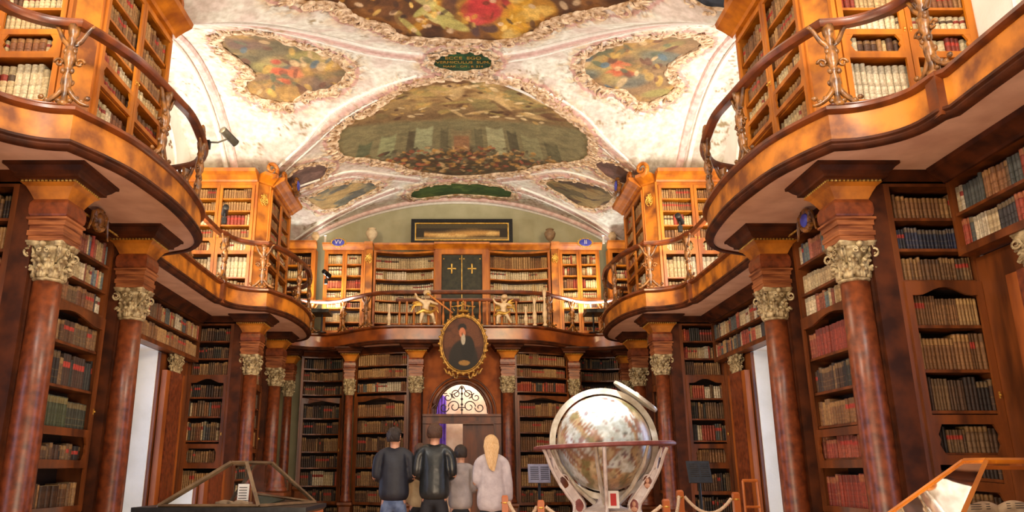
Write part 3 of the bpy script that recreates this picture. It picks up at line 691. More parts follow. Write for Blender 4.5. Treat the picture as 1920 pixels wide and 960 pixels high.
INNER_ROWS = {
 (1, 1): [(.12, .42, 'brown', 1.2), (.48, .76, 'brown', 1.2), (.84, 1.22, 'red', .8), (1.34, 1.58, 'red', .95), (1.68, 1.98, 'tan', .95), (2.04, 2.34, 'darkb', 1.0), (2.42, 2.74, 'red', .95), (2.90, 3.13, 'coloured', 1.0), (3.16, 3.40, 'cream', .9), (3.50, 3.78, 'coloured', 1.05)],
 (-1, 1): [(.12, .42, 'brown', 1.2), (.48, .76, 'brown', 1.2), (.84, 1.12, 'brown', 1.2), (1.26, 1.50, 'darkb', 1.0), (1.62, 1.98, 'green', .9), (2.06, 2.42, 'darkb', .9), (2.50, 2.76, 'brown', .9), (2.92, 3.15, 'mixlow', 1.0), (3.20, 3.44, 'coloured', .9), (3.50, 3.78, 'coloured', 1.05)],
 (1, 2): [(.12, .42, 'brown', 1.2), (.48, .76, 'brown', 1.2), (.84, 1.2, 'brown', .8), (1.34, 1.58, 'brown', .95), (1.68, 1.98, 'tan', .95), (2.04, 2.34, 'brown', 1.0), (2.42, 2.74, 'brown', .95), (2.90, 3.13, 'tan', 1.0), (3.16, 3.40, 'tan', .9), (3.50, 3.78, 'tan', 1.05)],
}
INNER_ROWS[(-1, 2)] = INNER_ROWS[(1, 2)]
for sx in (-1, 1):
    for pi_, c in PC.items():
        S = SIDE[sx]; Pn = PIER[pi_]
        struct('wall_pier_%s' % S, MB().box(min(sx * 4.32, sx * 4.95), max(sx * 4.32, sx * 4.95), c - .78, c + 1.1, 0, 3.98), M['darker'])
        # corner panels behind the columns
        for yy in (c - 1.1, c + .8):
            struct('trim_9', MB().box(min(sx * 3.9, sx * 4.1), max(sx * 3.9, sx * 4.1), yy, yy + .3, 0, 3.9).box(min(sx * 3.88, sx * 3.95), max(sx * 3.88, sx * 3.95), yy + .05, yy + .25, .6, 3.2), M['darker'])
        O = (4.12, c - 1.1) if sx > 0 else (-4.87, c - 1.1); f = frame(O, (1, 0))
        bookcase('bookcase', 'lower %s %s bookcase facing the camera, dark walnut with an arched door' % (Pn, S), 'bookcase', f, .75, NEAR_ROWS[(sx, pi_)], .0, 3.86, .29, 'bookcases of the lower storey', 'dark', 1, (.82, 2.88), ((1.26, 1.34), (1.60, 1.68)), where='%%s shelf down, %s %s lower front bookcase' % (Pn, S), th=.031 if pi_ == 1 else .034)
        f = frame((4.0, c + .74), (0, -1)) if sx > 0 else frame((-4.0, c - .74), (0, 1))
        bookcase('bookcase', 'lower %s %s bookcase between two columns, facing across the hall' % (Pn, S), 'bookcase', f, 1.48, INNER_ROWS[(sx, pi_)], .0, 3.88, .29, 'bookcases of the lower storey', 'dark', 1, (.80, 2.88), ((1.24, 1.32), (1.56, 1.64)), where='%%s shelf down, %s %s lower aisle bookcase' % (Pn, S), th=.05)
        column(sx * 3.78, c - .95, 'polished walnut column nearer the camera on the %s %s pier, leafy capital' % (Pn, S), sx)
        column(sx * 3.78, c + .93, 'polished walnut column farther along on the %s %s pier, leafy capital' % (Pn, S), sx)
        # cornice under the gallery, running round the pier and the bays
        T = thing('cornice', 'dark moulded cornice under the gallery round the %s %s pier' % (Pn, S), 'cornice')
        pth = [(sx * 4.9, c - 1.1), (sx * 3.98, c - 1.1), (sx * 3.98, c + 1.1), (sx * 4.9, c + 1.1)]
        if sx > 0: pth = pth[::-1]
        cornice(pth[::-1], 3.84, 'darker', T, 1.1, 'moulding')
        gilt_beads(sx * 3.93, c - .72, sx * 3.93, c + .72, 3.86, T)
        # carved cartouche with blue letter shield under the gallery
        T = thing('letter_cartouche', 'carved cartouche under the gallery at the middle of the %s %s pier' % (Pn, S), 'cartouche', (sx * 3.86, c - .02, 3.83))
        b = MB()
        for k in range(16):
            a = 2 * PI * k / 16; b.ball((-sx * .02, .12 * math.cos(a), .10 * math.sin(a)), (.04, .035, .035), 6, 5)
        for s2 in (-1, 1):
            b.tube([(-sx * .03, s2 * (.1 + .02 * k), -.05 + .12 * math.sin(k * .7)) for k in range(8)], [.03 - .003 * k for k in range(8)], 6)
        b.build('carved_surround', M['carve'], T, smooth=True)
        MB().ball((-sx * .04, 0, 0), (.03, .09, .075), 14, 10).build('shield', M['blue'] if sx > 0 and pi_ == 1 else M['carve'], T, smooth=True)
    # window bays: pilasters with capitals, shelves over the window
    for bi, (y0, y1) in enumerate(WIN):
        yc = (y0 + y1) / 2; e0, e1 = (yc - 2.4, yc + 2.4) if bi == 0 else (-1.0, 6.8)
        nm = 'far' if bi == 0 else 'near'
        e0, e1 = ((PC[1] + 1.12, PC[2] - 1.12) if bi == 0 else (.5, PC[1] - 1.12))
        f = frame((4.70, e1), (0, -1)) if sx > 0 else frame((-4.70, e0), (0, 1))
        bookcase('over_window_bookshelf', 'two rows of books over the %s window on the %s wall' % (nm, SIDE[sx]), 'bookshelf', f, e1 - e0,
                 [(3.20, 3.46, 'mixlow' if sx > 0 else 'tan', .8), (3.52, 3.80, 'mixlow', .85)], 3.12, 3.9, .18, 'shelves over the windows', 'dark', where='%%s shelf down, over %s %s window' % (nm, SIDE[sx]), th=.055, rim=.03)
        T = thing('cornice', 'dark moulded cornice under the gallery above the %s %s window shelves' % (nm, SIDE[sx]), 'cornice')
        pth = [(sx * 4.70, e0), (sx * 4.70, e1)]
        if sx > 0: pth = pth[::-1]
        cornice(pth if sx < 0 else pth, 3.84, 'darker', T, 1.1, 'moulding')
        for k, py in enumerate((y0 - .5, y1 + .5)):
            struct('wall_panelling_%s' % SIDE[sx], MB().box(min(sx * 4.85, sx * 4.9), max(sx * 4.85, sx * 4.9), min(py, y0 - .02 if k == 0 else y1 + .02), max(py, y0 - .02 if k == 0 else y1 + .02), 0, 3.1).box(min(sx * 4.85, sx * 4.9), max(sx * 4.85, sx * 4.9), py - (.85 if k == 0 else 0), py + (.9 if k else 0), 0, 3.1), M['dark'])
            T = thing('pilaster', 'flat walnut pilaster at the %s side of the %s window on the %s wall' % (('near', 'far')[k], nm, SIDE[sx]), 'pilaster', (sx * 4.77, py, 0), 'pilasters beside the windows')
            MB().rects(0, 0, .05, .25, [(.015, 0), (.015, .5), (0, .52), (0, 2.82)]).build('shaft', M['column'], T)
            MB().rects(sx * .02, -.34, .045, .08, [(0, 0), (0, 2.82)]).rects(sx * .02, .34, .045, .08, [(0, 0), (0, 2.82)]).build('side_strips', M['mid'], T)
            link(CAP, 'capital', T, (0, 0, 2.8), (.32, 1.25, .85))
# ------------------------------------------------------------------ gallery
def half_path(side):
    P = [(4.05, -2.0)]
    def bulge(c, end=True):
        q = [(4.06, c - 2.32), (4.0, c - 2.24)] + [tuple(z) for z in crom([(4.0, c - 2.24), (3.97, c - 2.02), (3.89, c - 1.86), (3.76, c - 1.74), (3.6, c - 1.66), (3.40, c - 1.63)], 3, False)[1:]]
        q2 = crom([(3.40, c - 1.63), (3.26, c - 1.32), (3.14, c - .95), (3.08, c - .5), (3.05, c), (3.07, c + .5), (3.13, c + 1.0), (3.24, c + 1.38), (3.42, c + 1.64), (3.66, c + 1.78), (3.9, c + 1.9), (4.06, c + 2.12)], 3, False)
        return q + [tuple(a) for a in q2[1:]]
    A = bulge(7.95); B = bulge(15.1)
    return P + [(4.05, 5.2)] + A + [(4.07, 10.3), (4.07, 12.6)] + B
HP = half_path(1)
END = [(4.02, 17.45), (3.86, 17.8), (3.5, 18.05), (3.1, 18.1), (2.8, 17.95), (2.45, 17.6), (2.1, 17.3), (1.75, 17.1), (1.4, 17.0)]
def gallery(name, label, path, wall, fm='burl'):
    # path walked so that 'out' (right hand) points into the hall; wall: function giving the wall point for a path point
    T = thing(name, label, 'gallery', (0, 0, 0))
    MB().sweep(path, [(-.06, 4.04), (.0, 4.04), (.0, 4.31), (-.06, 4.31)]).build('fascia', M[fm], T, smooth=True)
    MB().sweep(path, [(-.05, 3.96), (.0, 3.96), (.02, 3.975), (.03, 3.99), (.025, 4.005), (.045, 4.02), (.04, 4.045), (-.05, 4.045)]).build('lower_moulding', M['darker'], T, smooth=True)
    MB().sweep(path, [(-.1, 4.30), (.01, 4.30), (.035, 4.32), (.05, 4.33), (.05, 4.36), (.02, 4.375), (-.1, 4.375)]).build('upper_moulding', M['rail'], T, smooth=True)
    b = MB(); n = len(path); V = []
    for p in path: w = wall(p); V += [(p[0], p[1], 3.985), (w[0], w[1], 3.985), (w[0], w[1], 4.34), (p[0], p[1], 4.34)]
    F = []
    for i in range(n - 1):
        a = 4 * i; F += [(a, a + 4, a + 5, a + 1), (a + 3, a + 2, a + 6, a + 7)]
    b.add(V, F); b.build('soffit', M['soffit'], T)
    return T
def inset(path, d):
    out = []
    for i, p in enumerate(path):
        a = Vector(path[max(0, i - 1)]); q = Vector(path[min(len(path) - 1, i + 1)]); t = (q - a).normalized(); out.append((p[0] - t.y * d * -1 * -1, p[1] + t.x * d))
    return out
for sx in (-1, 1):
    p = [(sx * x, y) for x, y in HP]
    if sx > 0: p = p          # walking +Y on the right side has the hall on the left hand
    path = p[::-1] if sx > 0 else p
    G = gallery('side_gallery', 'curving wooden gallery along the %s side of the hall' % SIDE[sx], path, lambda q, sx=sx: (sx * 5.28, q[1]))
    for c in PC.values(): MB().rects(sx * 4.02, c - 2.22, .05, .07, [(0, 3.98), (0, 4.37)]).build('corner_block', M['rail'], G)
L_END = [(-x, y) for x, y in END]; PE = [(-4.06, 17.22)] + L_END + [(x, y) for x, y in END[::-1]] + [(4.06, 17.22)]
gallery('end_gallery', 'wooden gallery across the end wall, bowed over the portal', PE, lambda q: (q[0] * 1.0 if abs(q[0]) < 4.03 else math.copysign(4.06, q[0]), 18.98), 'polish')
struct('floor_gallery_corner', MB().box(-5.3, -4.05, 17.2, 19, 3.985, 4.34).box(4.05, 5.3, 17.2, 19, 3.985, 4.34), M['soffit'])

# carved railing
def post_mesh():
    b = MB(); b.lathe([(.05, 0), (.055, .03), (.03, .06), (.026, .12), (.045, .2), (.05, .26), (.028, .34), (.04, .36), (.04, .38), (.03, .40), (.05, .44), (.056, .5), (.04, .58), (.028, .64), (.045, .67), (.03, .70), (.05, .74), (.06, .82)], n=10)
    for s in (-1, 1):
        b.tube([(s * (.02 + .16 * t ** 1.5), 0, .55 + .27 * t + .02 * math.sin(t * 9)) for t in np.linspace(0, 1, 9)], [.03 - .012 * t for t in np.linspace(0, 1, 9)], 6)
        P = []
        for q in range(16):
            t = q / 15; a = t * 2.2 * PI; rr = .045 * (1 - .7 * t); P.append((s * (.09 + rr * math.cos(a)), .0, .44 + rr * math.sin(a)))
        b.tube(P, .013, 6)
        b.tube([(s * (.02 + .2 * t), 0, .16 * (1 - t) ** 2 + .02) for t in np.linspace(0, 1, 8)], [.03 - .016 * t for t in np.linspace(0, 1, 8)], 6)
        for k in range(4): b.ball((s * (.05 + .05 * k), 0, .06 + .03 * (k % 2)), (.03, .02, .025), 6, 5)
        for k in range(5): b.ball((s * .04, (-1) ** k * .02, .25 + .1 * k), (.025, .02, .03), 6, 5)
    return b.mesh('post', M['carve'], smooth=True)
POST = post_mesh()
RAILP = [(a_ * 1.25, b_ * 1.2) for a_, b_ in [(-.045, 0), (-.03, -.02), (.03, -.02), (.045, 0), (.05, .02), (.03, .035), (.03, .05), (-.03, .05), (-.03, .035), (-.05, .02)]]
def crest(path, i, T, z):
    p = Vector(path[i]); q = Vector(path[min(i + 1, len(path) - 1)]); t = (q - p).normalized(); b = MB()
    for k in range(-3, 4):
        x = p + t * k * .045; b.ball((x.x, x.y, z + .06 + .07 * math.cos(k * .5)), (.03, .03, .075 * math.cos(k * .42) + .01), 7, 5)
    b.build('carved_crest', M['carve'], T, smooth=True)
def resample(path, step=.12):
    out = [Vector(path[0])]
    for a, b in zip(path[:-1], path[1:]):
        a = Vector(a); b = Vector(b); n = max(1, int((b - a).length / step))
        for k in range(1, n + 1): out.append(a.lerp(b, k / n))
    return [(p.x, p.y) for p in out]
for sx in (-1, 1):
    T = thing('gallery_railing', 'carved walnut railing with leafy posts along the %s gallery' % SIDE[sx], 'railing')
    hp = resample(HP[2:]); p = [(sx * (x + .05), y) for x, y in hp]; path = p[::-1] if sx > 0 else p
    def zf(i, path=path):
        y = path[i][1]; s = .0
        for c in PC.values(): s += .05 * math.exp(-((y - c - .4) / .35) ** 2) - .04 * math.exp(-((y - c - 1.7) / .25) ** 2)
        return s
    MB().sweep(path, [(a, 5.2 + b) for a, b in RAILP], zf=zf).build('handrail', M['rail'], T, smooth=True)
    MB().sweep(path, [(a * .6, 4.36 + b * .5 + .012) for a, b in RAILP]).build('bottom_rail', M['rail'], T, smooth=True)
    ys = []
    for c in PC.values(): ys += [c - 2.2, c - 1.64, c - .35, c + .95, c + 1.75]
    ys += [11.4]
    for yv in ys:
        i = min(range(len(path)), key=lambda k: abs(path[k][1] - yv)); a = Vector(path[max(0, i - 1)]); b_ = Vector(path[min(len(path) - 1, i + 1)]); an = math.atan2((b_ - a).y, (b_ - a).x)
        link(POST, 'post', T, (path[i][0], path[i][1], 4.375), rz=an)
    for c in PC.values():
        i = min(range(len(path)), key=lambda k: abs(path[k][1] - c - .95)); crest(path, i, T, 5.23)
T = thing('gallery_railing', 'carved railing of the end gallery with double brown handrail over the portal', 'railing')
pe = resample([(x, y + .05) for x, y in PE])
MB().sweep(pe, [(a, 5.12 + b) for a, b in RAILP]).build('handrail', M['rail'], T, smooth=True)
MB().sweep([q for q in pe if abs(q[0]) < 1.4], [(a * .8, 4.94 + b * .8) for a, b in RAILP]).build('handrail', M['rail'], T, smooth=True)
for xv in (-3.5, -2.75, -2.1, 2.1, 2.75, 3.5):
    i = min(range(len(pe)), key=lambda k: abs(pe[k][0] - xv)); a = Vector(pe[max(0, i - 1)]); b_ = Vector(pe[min(len(pe) - 1, i + 1)])
    link(POST, 'post', T, (pe[i][0], pe[i][1], 4.375), (1, 1, .93), math.atan2((b_ - a).y, (b_ - a).x))
BAL = MB().lathe([(.03, 0), (.032, .02), (.016, .05), (.03, .14), (.034, .2), (.016, .32), (.014, .42), (.026, .5), (.03, .54), (.03, .56)], n=10).mesh('baluster', M['honey'], smooth=True)
BALP = BAL.copy(); BALP.materials[0] = M['putto']
for k in range(17):
    x = -1.32 + k * .165; link(BAL, 'baluster', T, (x + .01, 17.05, 4.375))
for x, sc in ((1.55, .8), (1.75, 1.15), (1.98, 1.5), (-1.55, .9)):
    o = link(BALP, 'baluster', T, (x, 17.13, 4.375), (1.6, 1.6, sc)); o['label'] = 'pale turned baluster'
# ------------------------------------------------------------------ upper storey cabinets
UP_NEAR = {
 1: [(4.43, 4.68, 'cream', 1.1), (4.73, 5.16, 'cream', 1.4), (5.22, 5.44, 'up', 1.2), (5.50, 5.70, 'cream', 1.1), (5.76, 5.97, 'up', 1.1), (6.03, 6.22, 'tan', .9), (6.28, 6.5, 'tan', .8)],
 2: [(4.43, 4.68, 'up', 1.1), (4.73, 5.16, 'cream', 1.5), (5.22, 5.44, 'up', 1.0), (5.50, 5.70, 'tan', 1.0), (5.76, 5.99, 'up', 1.1), (6.05, 6.24, 'tan', .9), (6.30, 6.52, 'tan', .8)]}
UP_INNER = [(4.43, 4.66, 'tan', 1.1), (4.72, 5.0, 'up', 1.2), (5.06, 5.28, 'tan', 1.1), (5.34, 5.56, 'up', 1.1), (5.62, 5.84, 'tan', 1.1), (5.90, 6.12, 'tan', .9), (6.18, 6.48, 'tan', .9)]
def volute(o, u, r, m, T, flip=1, name='scroll'):
    P = []
    for q in range(26):
        t = q / 25; a = -PI / 2 + flip * t * 2.6 * PI; rr = r * (1 - .8 * t); P.append((o[0] + u[0] * rr * math.cos(a), o[1] + u[1] * rr * math.cos(a), o[2] + rr * math.sin(a)))
    return MB().tube(P, [r * .32 * (1 - .55 * q / 25) for q in range(26)], 8).build(name, M[m], T, smooth=True)
def gilt_ornament(o, n, T):
    b = MB(); t = (-n[1], n[0]); r = random.Random(3)
    for k in range(26):
        a = k * 2.4; rr = .012 * k ** .75 * .62; b.ball((o[0] + t[0] * rr * math.cos(a) + n[0] * .015, o[1] + t[1] * rr * math.cos(a) + n[1] * .015, o[2] + rr * 1.25 * math.sin(a) - .0), (.016, .016, .02), 6, 4)
    for s in (-1, 1):
        b.tube([(o[0] + t[0] * s * (.02 + .06 * math.sin(q * .5)) + n[0] * .02, o[1] + t[1] * s * (.02 + .06 * math.sin(q * .5)) + n[1] * .02, o[2] - .14 + q * .03) for q in range(9)], .012, 5)
    b.build('gilt_ornament', M['gilt'], T, smooth=True)
for sx in (-1, 1):
    for pi_, c in PC.items():
        S = SIDE[sx]; Pn = PIER[pi_]
        O = (3.88, c - 1.1) if sx > 0 else (-5.28, c - 1.1); f = frame(O, (1, 0))
        T = bookcase('gallery_bookcase', 'honey coloured two-door gallery bookcase on the %s %s pier, facing the camera' % (Pn, S), 'bookcase', f, 1.40, UP_NEAR[pi_], 4.36, 6.62, .3, 'bookcases on the gallery', 'honey', 2, (4.42, 6.56), ((5.17, 5.24), (5.43, 5.49)), arch=False, where='%%s shelf down, %s %s gallery front bookcase' % (Pn, S), th=.048)
        xa, xb = sx * 3.88, sx * 5.28
        pth = [(xb, c - 1.1), (xa, c - 1.1)]
        if sx < 0: pth = pth[::-1]
        cornice(pth[::-1] if False else ([(sx * 5.28, c - 1.1), (sx * 3.86, c - 1.1)] if sx < 0 else [(sx * 3.86, c - 1.1), (sx * 5.28, c - 1.1)]), 6.62, 'honey', T, 1.6)
        MB().box(min(sx * 3.84, sx * 3.88), max(sx * 3.84, sx * 3.88), c - 1.14, c - 1.08, 4.36, 6.62).build('corner_strip', M['honey'], T)
        # canted corner panel with gilt ornament and scroll
        T = thing('corner_panel', 'canted veneered corner of the %s %s gallery cabinet with gilt ornament' % (Pn, S), 'panel')
        a = (3.86, c - 1.09); b_ = (3.66, c - .86)
        q = [(sx * a[0], a[1]), (sx * b_[0], b_[1]), (sx * (b_[0] + .2), b_[1] + .0), (sx * (a[0] + .02), a[1] + .02)]
        b = MB(); b.add([(x, y, z) for z in (4.36, 6.62) for x, y in q], [(0, 1, 2, 3), (4, 5, 6, 7), (0, 1, 5, 4), (1, 2, 6, 5), (2, 3, 7, 6), (3, 0, 4, 7)]); b.build('veneered_panel', M['burl'], T)
        nn = Vector((-sx * .23, -.2)).normalized(); mid = ((q[0][0] + q[1][0]) / 2, (q[0][1] + q[1][1]) / 2)
        gilt_ornament((mid[0], mid[1], 6.32), nn, T)
        pc = [q[0], q[1]] if sx < 0 else [q[1], q[0]]
        cornice(pc, 6.62, 'honey', T, 1.4)
        volute((mid[0] + nn.x * .2, mid[1] + nn.y * .2, 6.9), (-nn.y, nn.x), .15, 'honey', T, 1, 'scroll')
        # cabinet facing across the hall
        f = frame((3.66, c + .88), (0, -1)) if sx > 0 else frame((-3.66, c - .86), (0, 1))
        T = bookcase('gallery_bookcase', 'honey coloured gallery bookcase on the %s %s pier, facing across the hall' % (Pn, S), 'bookcase', f, 1.74, UP_INNER, 4.36, 6.62, .3, 'bookcases on the gallery', 'honey', 2, (4.42, 6.56), ((5.05, 5.10), (5.30, 5.35)), arch=False, where='%%s shelf down, %s %s gallery aisle bookcase' % (Pn, S), th=.05)
        pth = [(sx * 3.66, c - .84), (sx * 3.66, c + .9)]
        cornice(pth if sx < 0 else pth[::-1], 6.62, 'honey', T, 1.6)
        for yy, fl in ((c - .55, 1), (c + .6, -1)): volute((sx * 3.5, yy, 6.93), (0, 1), .15, 'honey', T, fl, 'scroll')
        T = thing('letter_cartouche', 'blue letter shield in a carved surround over the %s %s gallery bookcase' % (Pn, S), 'cartouche', (sx * 3.36, c + .02, 6.98))
        b = MB()
        for k in range(18):
            an = 2 * PI * k / 18; b.ball((0, .15 * math.cos(an), .14 * math.sin(an)), (.04, .04, .04), 6, 5)
        b.tube([(0, -.3 + .6 * t, -.08 - .1 * math.sin(PI * t)) for t in np.linspace(0, 1, 9)], .045, 6)
        b.build('carved_surround', M['carve'], T, smooth=True)
        MB().ball((-sx * .02, 0, .0), (.04, .12, .11), 16, 10).build('shield', M['blue'], T, smooth=True)
# ------------------------------------------------------------------ end wall, gallery level
XC = .1
for s in (-1, 1):
    S = SIDE[s]
    X0 = XC + (s * 2.4 if s > 0 else s * 3.38)
    T = bookcase('gallery_bookcase', 'honey coloured glazed bookcase with two doors at the %s of the end gallery' % S, 'bookcase', frame((X0, 18.32), (1, 0)), .98,
        [(4.43, 4.6, 'up', 1.1), (4.70, 4.95, 'cream' if s < 0 else 'cream', 1), (5.05, 5.2, 'up', 1.0), (5.30, 5.45, 'cream', 1.0), (5.53, 5.78, 'red' if s < 0 else 'up', 1.3), (5.86, 6.09, 'up', 1.1), (6.15, 6.4, 'cream' if s < 0 else 'up', 1.0)], 4.36, 6.5, .3, 'bookcases on the gallery', 'honey', 2, (4.42, 6.46), ((5.20, 5.27),), arch=False, where='%%s shelf down, %s glazed end bookcase' % S, th=.045)
    cornice([(X0 - .06, 18.32), (X0 + 1.06, 18.32)], 6.5, 'honey', T, 1.15)
    # narrow cabinet in the corner
    X1 = XC + (s * 3.62 if s > 0 else s * 4.4)
    T = bookcase('gallery_bookcase', 'narrow honey coloured bookcase in the %s corner of the end gallery' % S, 'bookcase', frame((X1, 18.2), (1, 0)), .78,
        [(4.43, 4.62, 'cream', 1.1), (4.75, 5.0, 'up', 1), (5.1, 5.3, 'darkb', 1.0), (5.42, 5.65, 'up', 1.0), (5.75, 5.98, 'up', 1.1), (6.1, 6.35, 'up', 1.0)], 4.36, 6.5, .3, 'bookcases on the gallery', 'honey', 1, (4.42, 6.46), (), arch=False, where='%%s shelf down, %s corner bookcase, end gallery' % S, th=.045)
    cornice([(X1 - .05, 18.2), (X1 + .83, 18.2)], 6.5, 'honey', T, 1.25)
    T = thing('corner_panel', 'veneered pilaster with gilt ornament beside the %s glazed end bookcase' % S, 'panel')
    xp = XC + s * 2.29; MB().box(xp - .09, xp + .09, 18.24, 18.5, 4.36, 6.5).build('veneered_panel', M['burl'], T)
    MB().box(xp + s * .095 - .02, xp + s * .095 + .02, 18.2, 18.3, 4.36, 6.5).build('corner_strip', M['honey'], T)
    cornice([(xp - .1, 18.24), (xp + .1, 18.24)], 6.5, 'honey', T, 1.15); gilt_ornament((xp, 18.22, 6.28), (0, -1), T)
    # open shelves bowed back beside the iron doors
    W = 1.5; xo = XC + (.66 if s > 0 else -.66 - W)
    f = lambda a, d, z, xo=xo, W=W: (xo + a, 18.32 + .16 * math.sin(PI * min(1, max(0, a / W))) - d, z)
    T = bookcase('gallery_bookcase', 'open curved book shelves on the end gallery, %s of the dark iron doors' % S, 'bookcase', f, W,
        [(4.43, 4.62, 'cream', 1.0), (4.69, 4.91, 'cream', 1.0), (4.97, 5.2, 'cream', 1.0), (5.25, 5.40, 'cream', .9), (5.47, 5.68, 'cream', .9), (5.78, 6.0, 'cream', 1.0), (6.06, 6.38, 'cream' if s < 0 else 'tan', 1.0)], 4.36, 6.5, .28, 'bookcases on the gallery', 'honey', n=8, where='%%s shelf down, %s open end gallery shelves' % S, th=.045)
    cornice([(xo - .02, 18.32), (xo + W + .02, 18.32)], 6.5, 'honey', T, 1.1)
T = thing('iron_double_door', 'dark iron double door with gilt crosses at the centre of the end gallery', 'door')
MB().box(XC - .66, XC - .5, 18.24, 18.5, 4.36, 6.5).box(XC + .5, XC + .66, 18.24, 18.5, 4.36, 6.5).box(XC - .5, XC + .5, 18.24, 18.5, 6.38, 6.5).build('door_frame', M['honey'], T)
for s in (-1, 1):
    d = MB().box(XC + (0.004 if s > 0 else -.5), XC + (.5 if s > 0 else -.004), 18.34, 18.38, 4.36, 6.38).build('door_leaf', M['irondoor'], T)
    b = MB(); cx = XC + s * .25
    b.box(cx - .014, cx + .014, 18.325, 18.34, 5.92, 6.14).box(cx - .09, cx + .09, 18.325, 18.34, 6.02, 6.045)
    for a, z in ((-.09, 6.03), (.09, 6.03), (0, 5.92), (0, 6.14)): b.ball((cx + a, 18.33, z), (.022, .01, .022), 8, 6)
    for a in (-.2, .2):
        for z in (4.5, 5.45, 6.28): b.ball((cx + a, 18.33, z), (.02, .012, .02), 8, 6)
    b.build('gilt_cross', M['gilt'], d, smooth=True)
MB().box(XC - .008, XC + .008, 18.32, 18.34, 4.36, 6.38).build('meeting_bar', M['gilt'], T)
cornice([(XC - .68, 18.24), (XC + .68, 18.24)], 6.5, 'honey', T, 1.1)
# picture standing on the cornice: reclining pale drapery on a dark ground
T = thing('framed_painting', 'long dark framed painting standing on the end cabinets', 'painting', (XC, 18.38, 6.66))
b = MB(); z1 = .66; w = 1.27
for (x0, x1, a, c_) in ((-w, w, 0, .085), (-w, w, z1 - .085, z1), (-w, -w + .085, .085, z1 - .085), (w - .085, w, .085, z1 - .085)): b.box(x0, x1, -.05, 0, a, c_)
b.build('black_frame', M['black'], T)
b = MB()
for (x0, x1, a, c_) in ((-w + .1, w - .1, .1, .125), (-w + .1, w - .1, z1 - .125, z1 - .1), (-w + .1, -w + .125, .125, z1 - .125), (w - .125, w - .1, .125, z1 - .125)): b.box(x0, x1, -.045, -.01, a, c_)
b.build('gilt_slip', M['gilt'], T)
def canvas(name, T, x0, x1, z0, z1, y, fn, nx=120, nz=40):
    X, Z = np.meshgrid(np.linspace(x0, x1, nx), np.linspace(z0, z1, nz)); C = fn(X, Z)
    o = grid_obj(name, X, np.full(X.shape, y), Z, C, M['paint']); o.parent = T; return o
def p_long(x, z):
    C = np.ones(x.shape + (3,)) * lin((44, 36, 24)); n = fbm(x * 4, z * 9, 5)
    body = np.exp(-((z - .27 - .03 * np.sin(x * 3)) / (.055 + .03 * np.exp(-(x / .5) ** 2))) ** 2) * (np.abs(x) < .95)
    C = mixc(C, (196, 150, 84), np.clip(body * 1.1, 0, 1)); C = mixc(C, (226, 190, 120), np.clip(body, 0, 1) * sstep(.45, .6, n) * .8)
    C = mixc(C, (150, 130, 90), (z < .19) * .75); C = mixc(C, (90, 80, 50), (z > .42) * .5)
    return C
canvas('canvas', T, -w + .1, w - .1, .1, z1 - .1, -.012, p_long)
def urn(x, y, z, label, m, s=1.0, kind=0):
    T = thing('urn', label, 'urn', (x, y, z))
    MB().lathe([(.07 * s, 0), (.08 * s, .01 * s), (.05 * s, .04 * s), (.03 * s, .07 * s), (.04 * s, .09 * s)], n=20).build('foot', M[m], T, smooth=True)
    MB().lathe([(.04 * s, .09 * s), (.09 * s, .14 * s), (.135 * s, .22 * s), (.15 * s, .29 * s), (.13 * s, .34 * s), (.09 * s, .365 * s), (.085 * s, .38 * s), (.11 * s, .40 * s), (.10 * s, .41 * s)], n=24).build('bowl', M[m], T, smooth=True)
urn(-2.15, 18.34, 6.66, 'cream stone urn on the end cornice, left of the long painting', 'cream', 1.0)
urn(2.3, 18.34, 6.66, 'brown stone urn on the end cornice, right of the long painting', 'oldstone', .95)
urn(-3.55, 18.3, 6.66, 'pale vase at the far left corner of the end cornice', 'putto', .7)
urn(3.85, 18.3, 6.66, 'pale vase at the far right corner of the end cornice', 'putto', .7)
for x, S in ((-3.3, 'left'), (3.62, 'right')):
    T = thing('uplight', 'small white cylindrical lamp on the %s end cornice' % S, 'lamp', (x, 18.3, 6.66))
    MB().lathe([(.035, 0), (.035, .03), (.03, .035), (.03, .18), (.034, .2)], n=14).build('lamp_body', M['white'], T, smooth=True)
    MB().lathe([(.028, .2), (.028, .205)], n=14).build('lens', M['glow'], T)
for x, S, tx in ((-2.93, 'left', 'VV'), (3.13, 'right', 'II')):
    T = thing('letter_plaque', 'blue oval plaque with white letters %s on the %s end cabinet cornice' % (tx, S), 'sign', (x, 18.08, 6.62))
    MB().lathe([(.001, 0), (.17, .0), (.18, .015), (.17, .03), (.001, .03)], n=28, R=Matrix.Rotation(PI / 2, 3, 'X')).build('gilt_rim', M['gilt'], T, smooth=True)
    o = MB().lathe([(.001, .0), (.15, 0), (.14, .02), (.001, .025)], n=28, R=Matrix.Rotation(PI / 2, 3, 'X')).build('blue_shield', M['blue'], T, smooth=True); o.location = (0, -.025, 0)
    for q in T.children: q.scale = (1.05, 1, .62)
    text(tx, .15, M['white'], T, (0, -.055, 0), (PI / 2, 0, 0), 'white_letters')
    # gilt leaves round the plaque
    b = MB()
    for k in range(14): b.ball((.185 * math.cos(2 * PI * k / 14), 0, .115 * math.sin(2 * PI * k / 14)), (.022, .02, .02), 6, 4)
    b.build('gilt_leaves', M['gilt'], T, smooth=True)

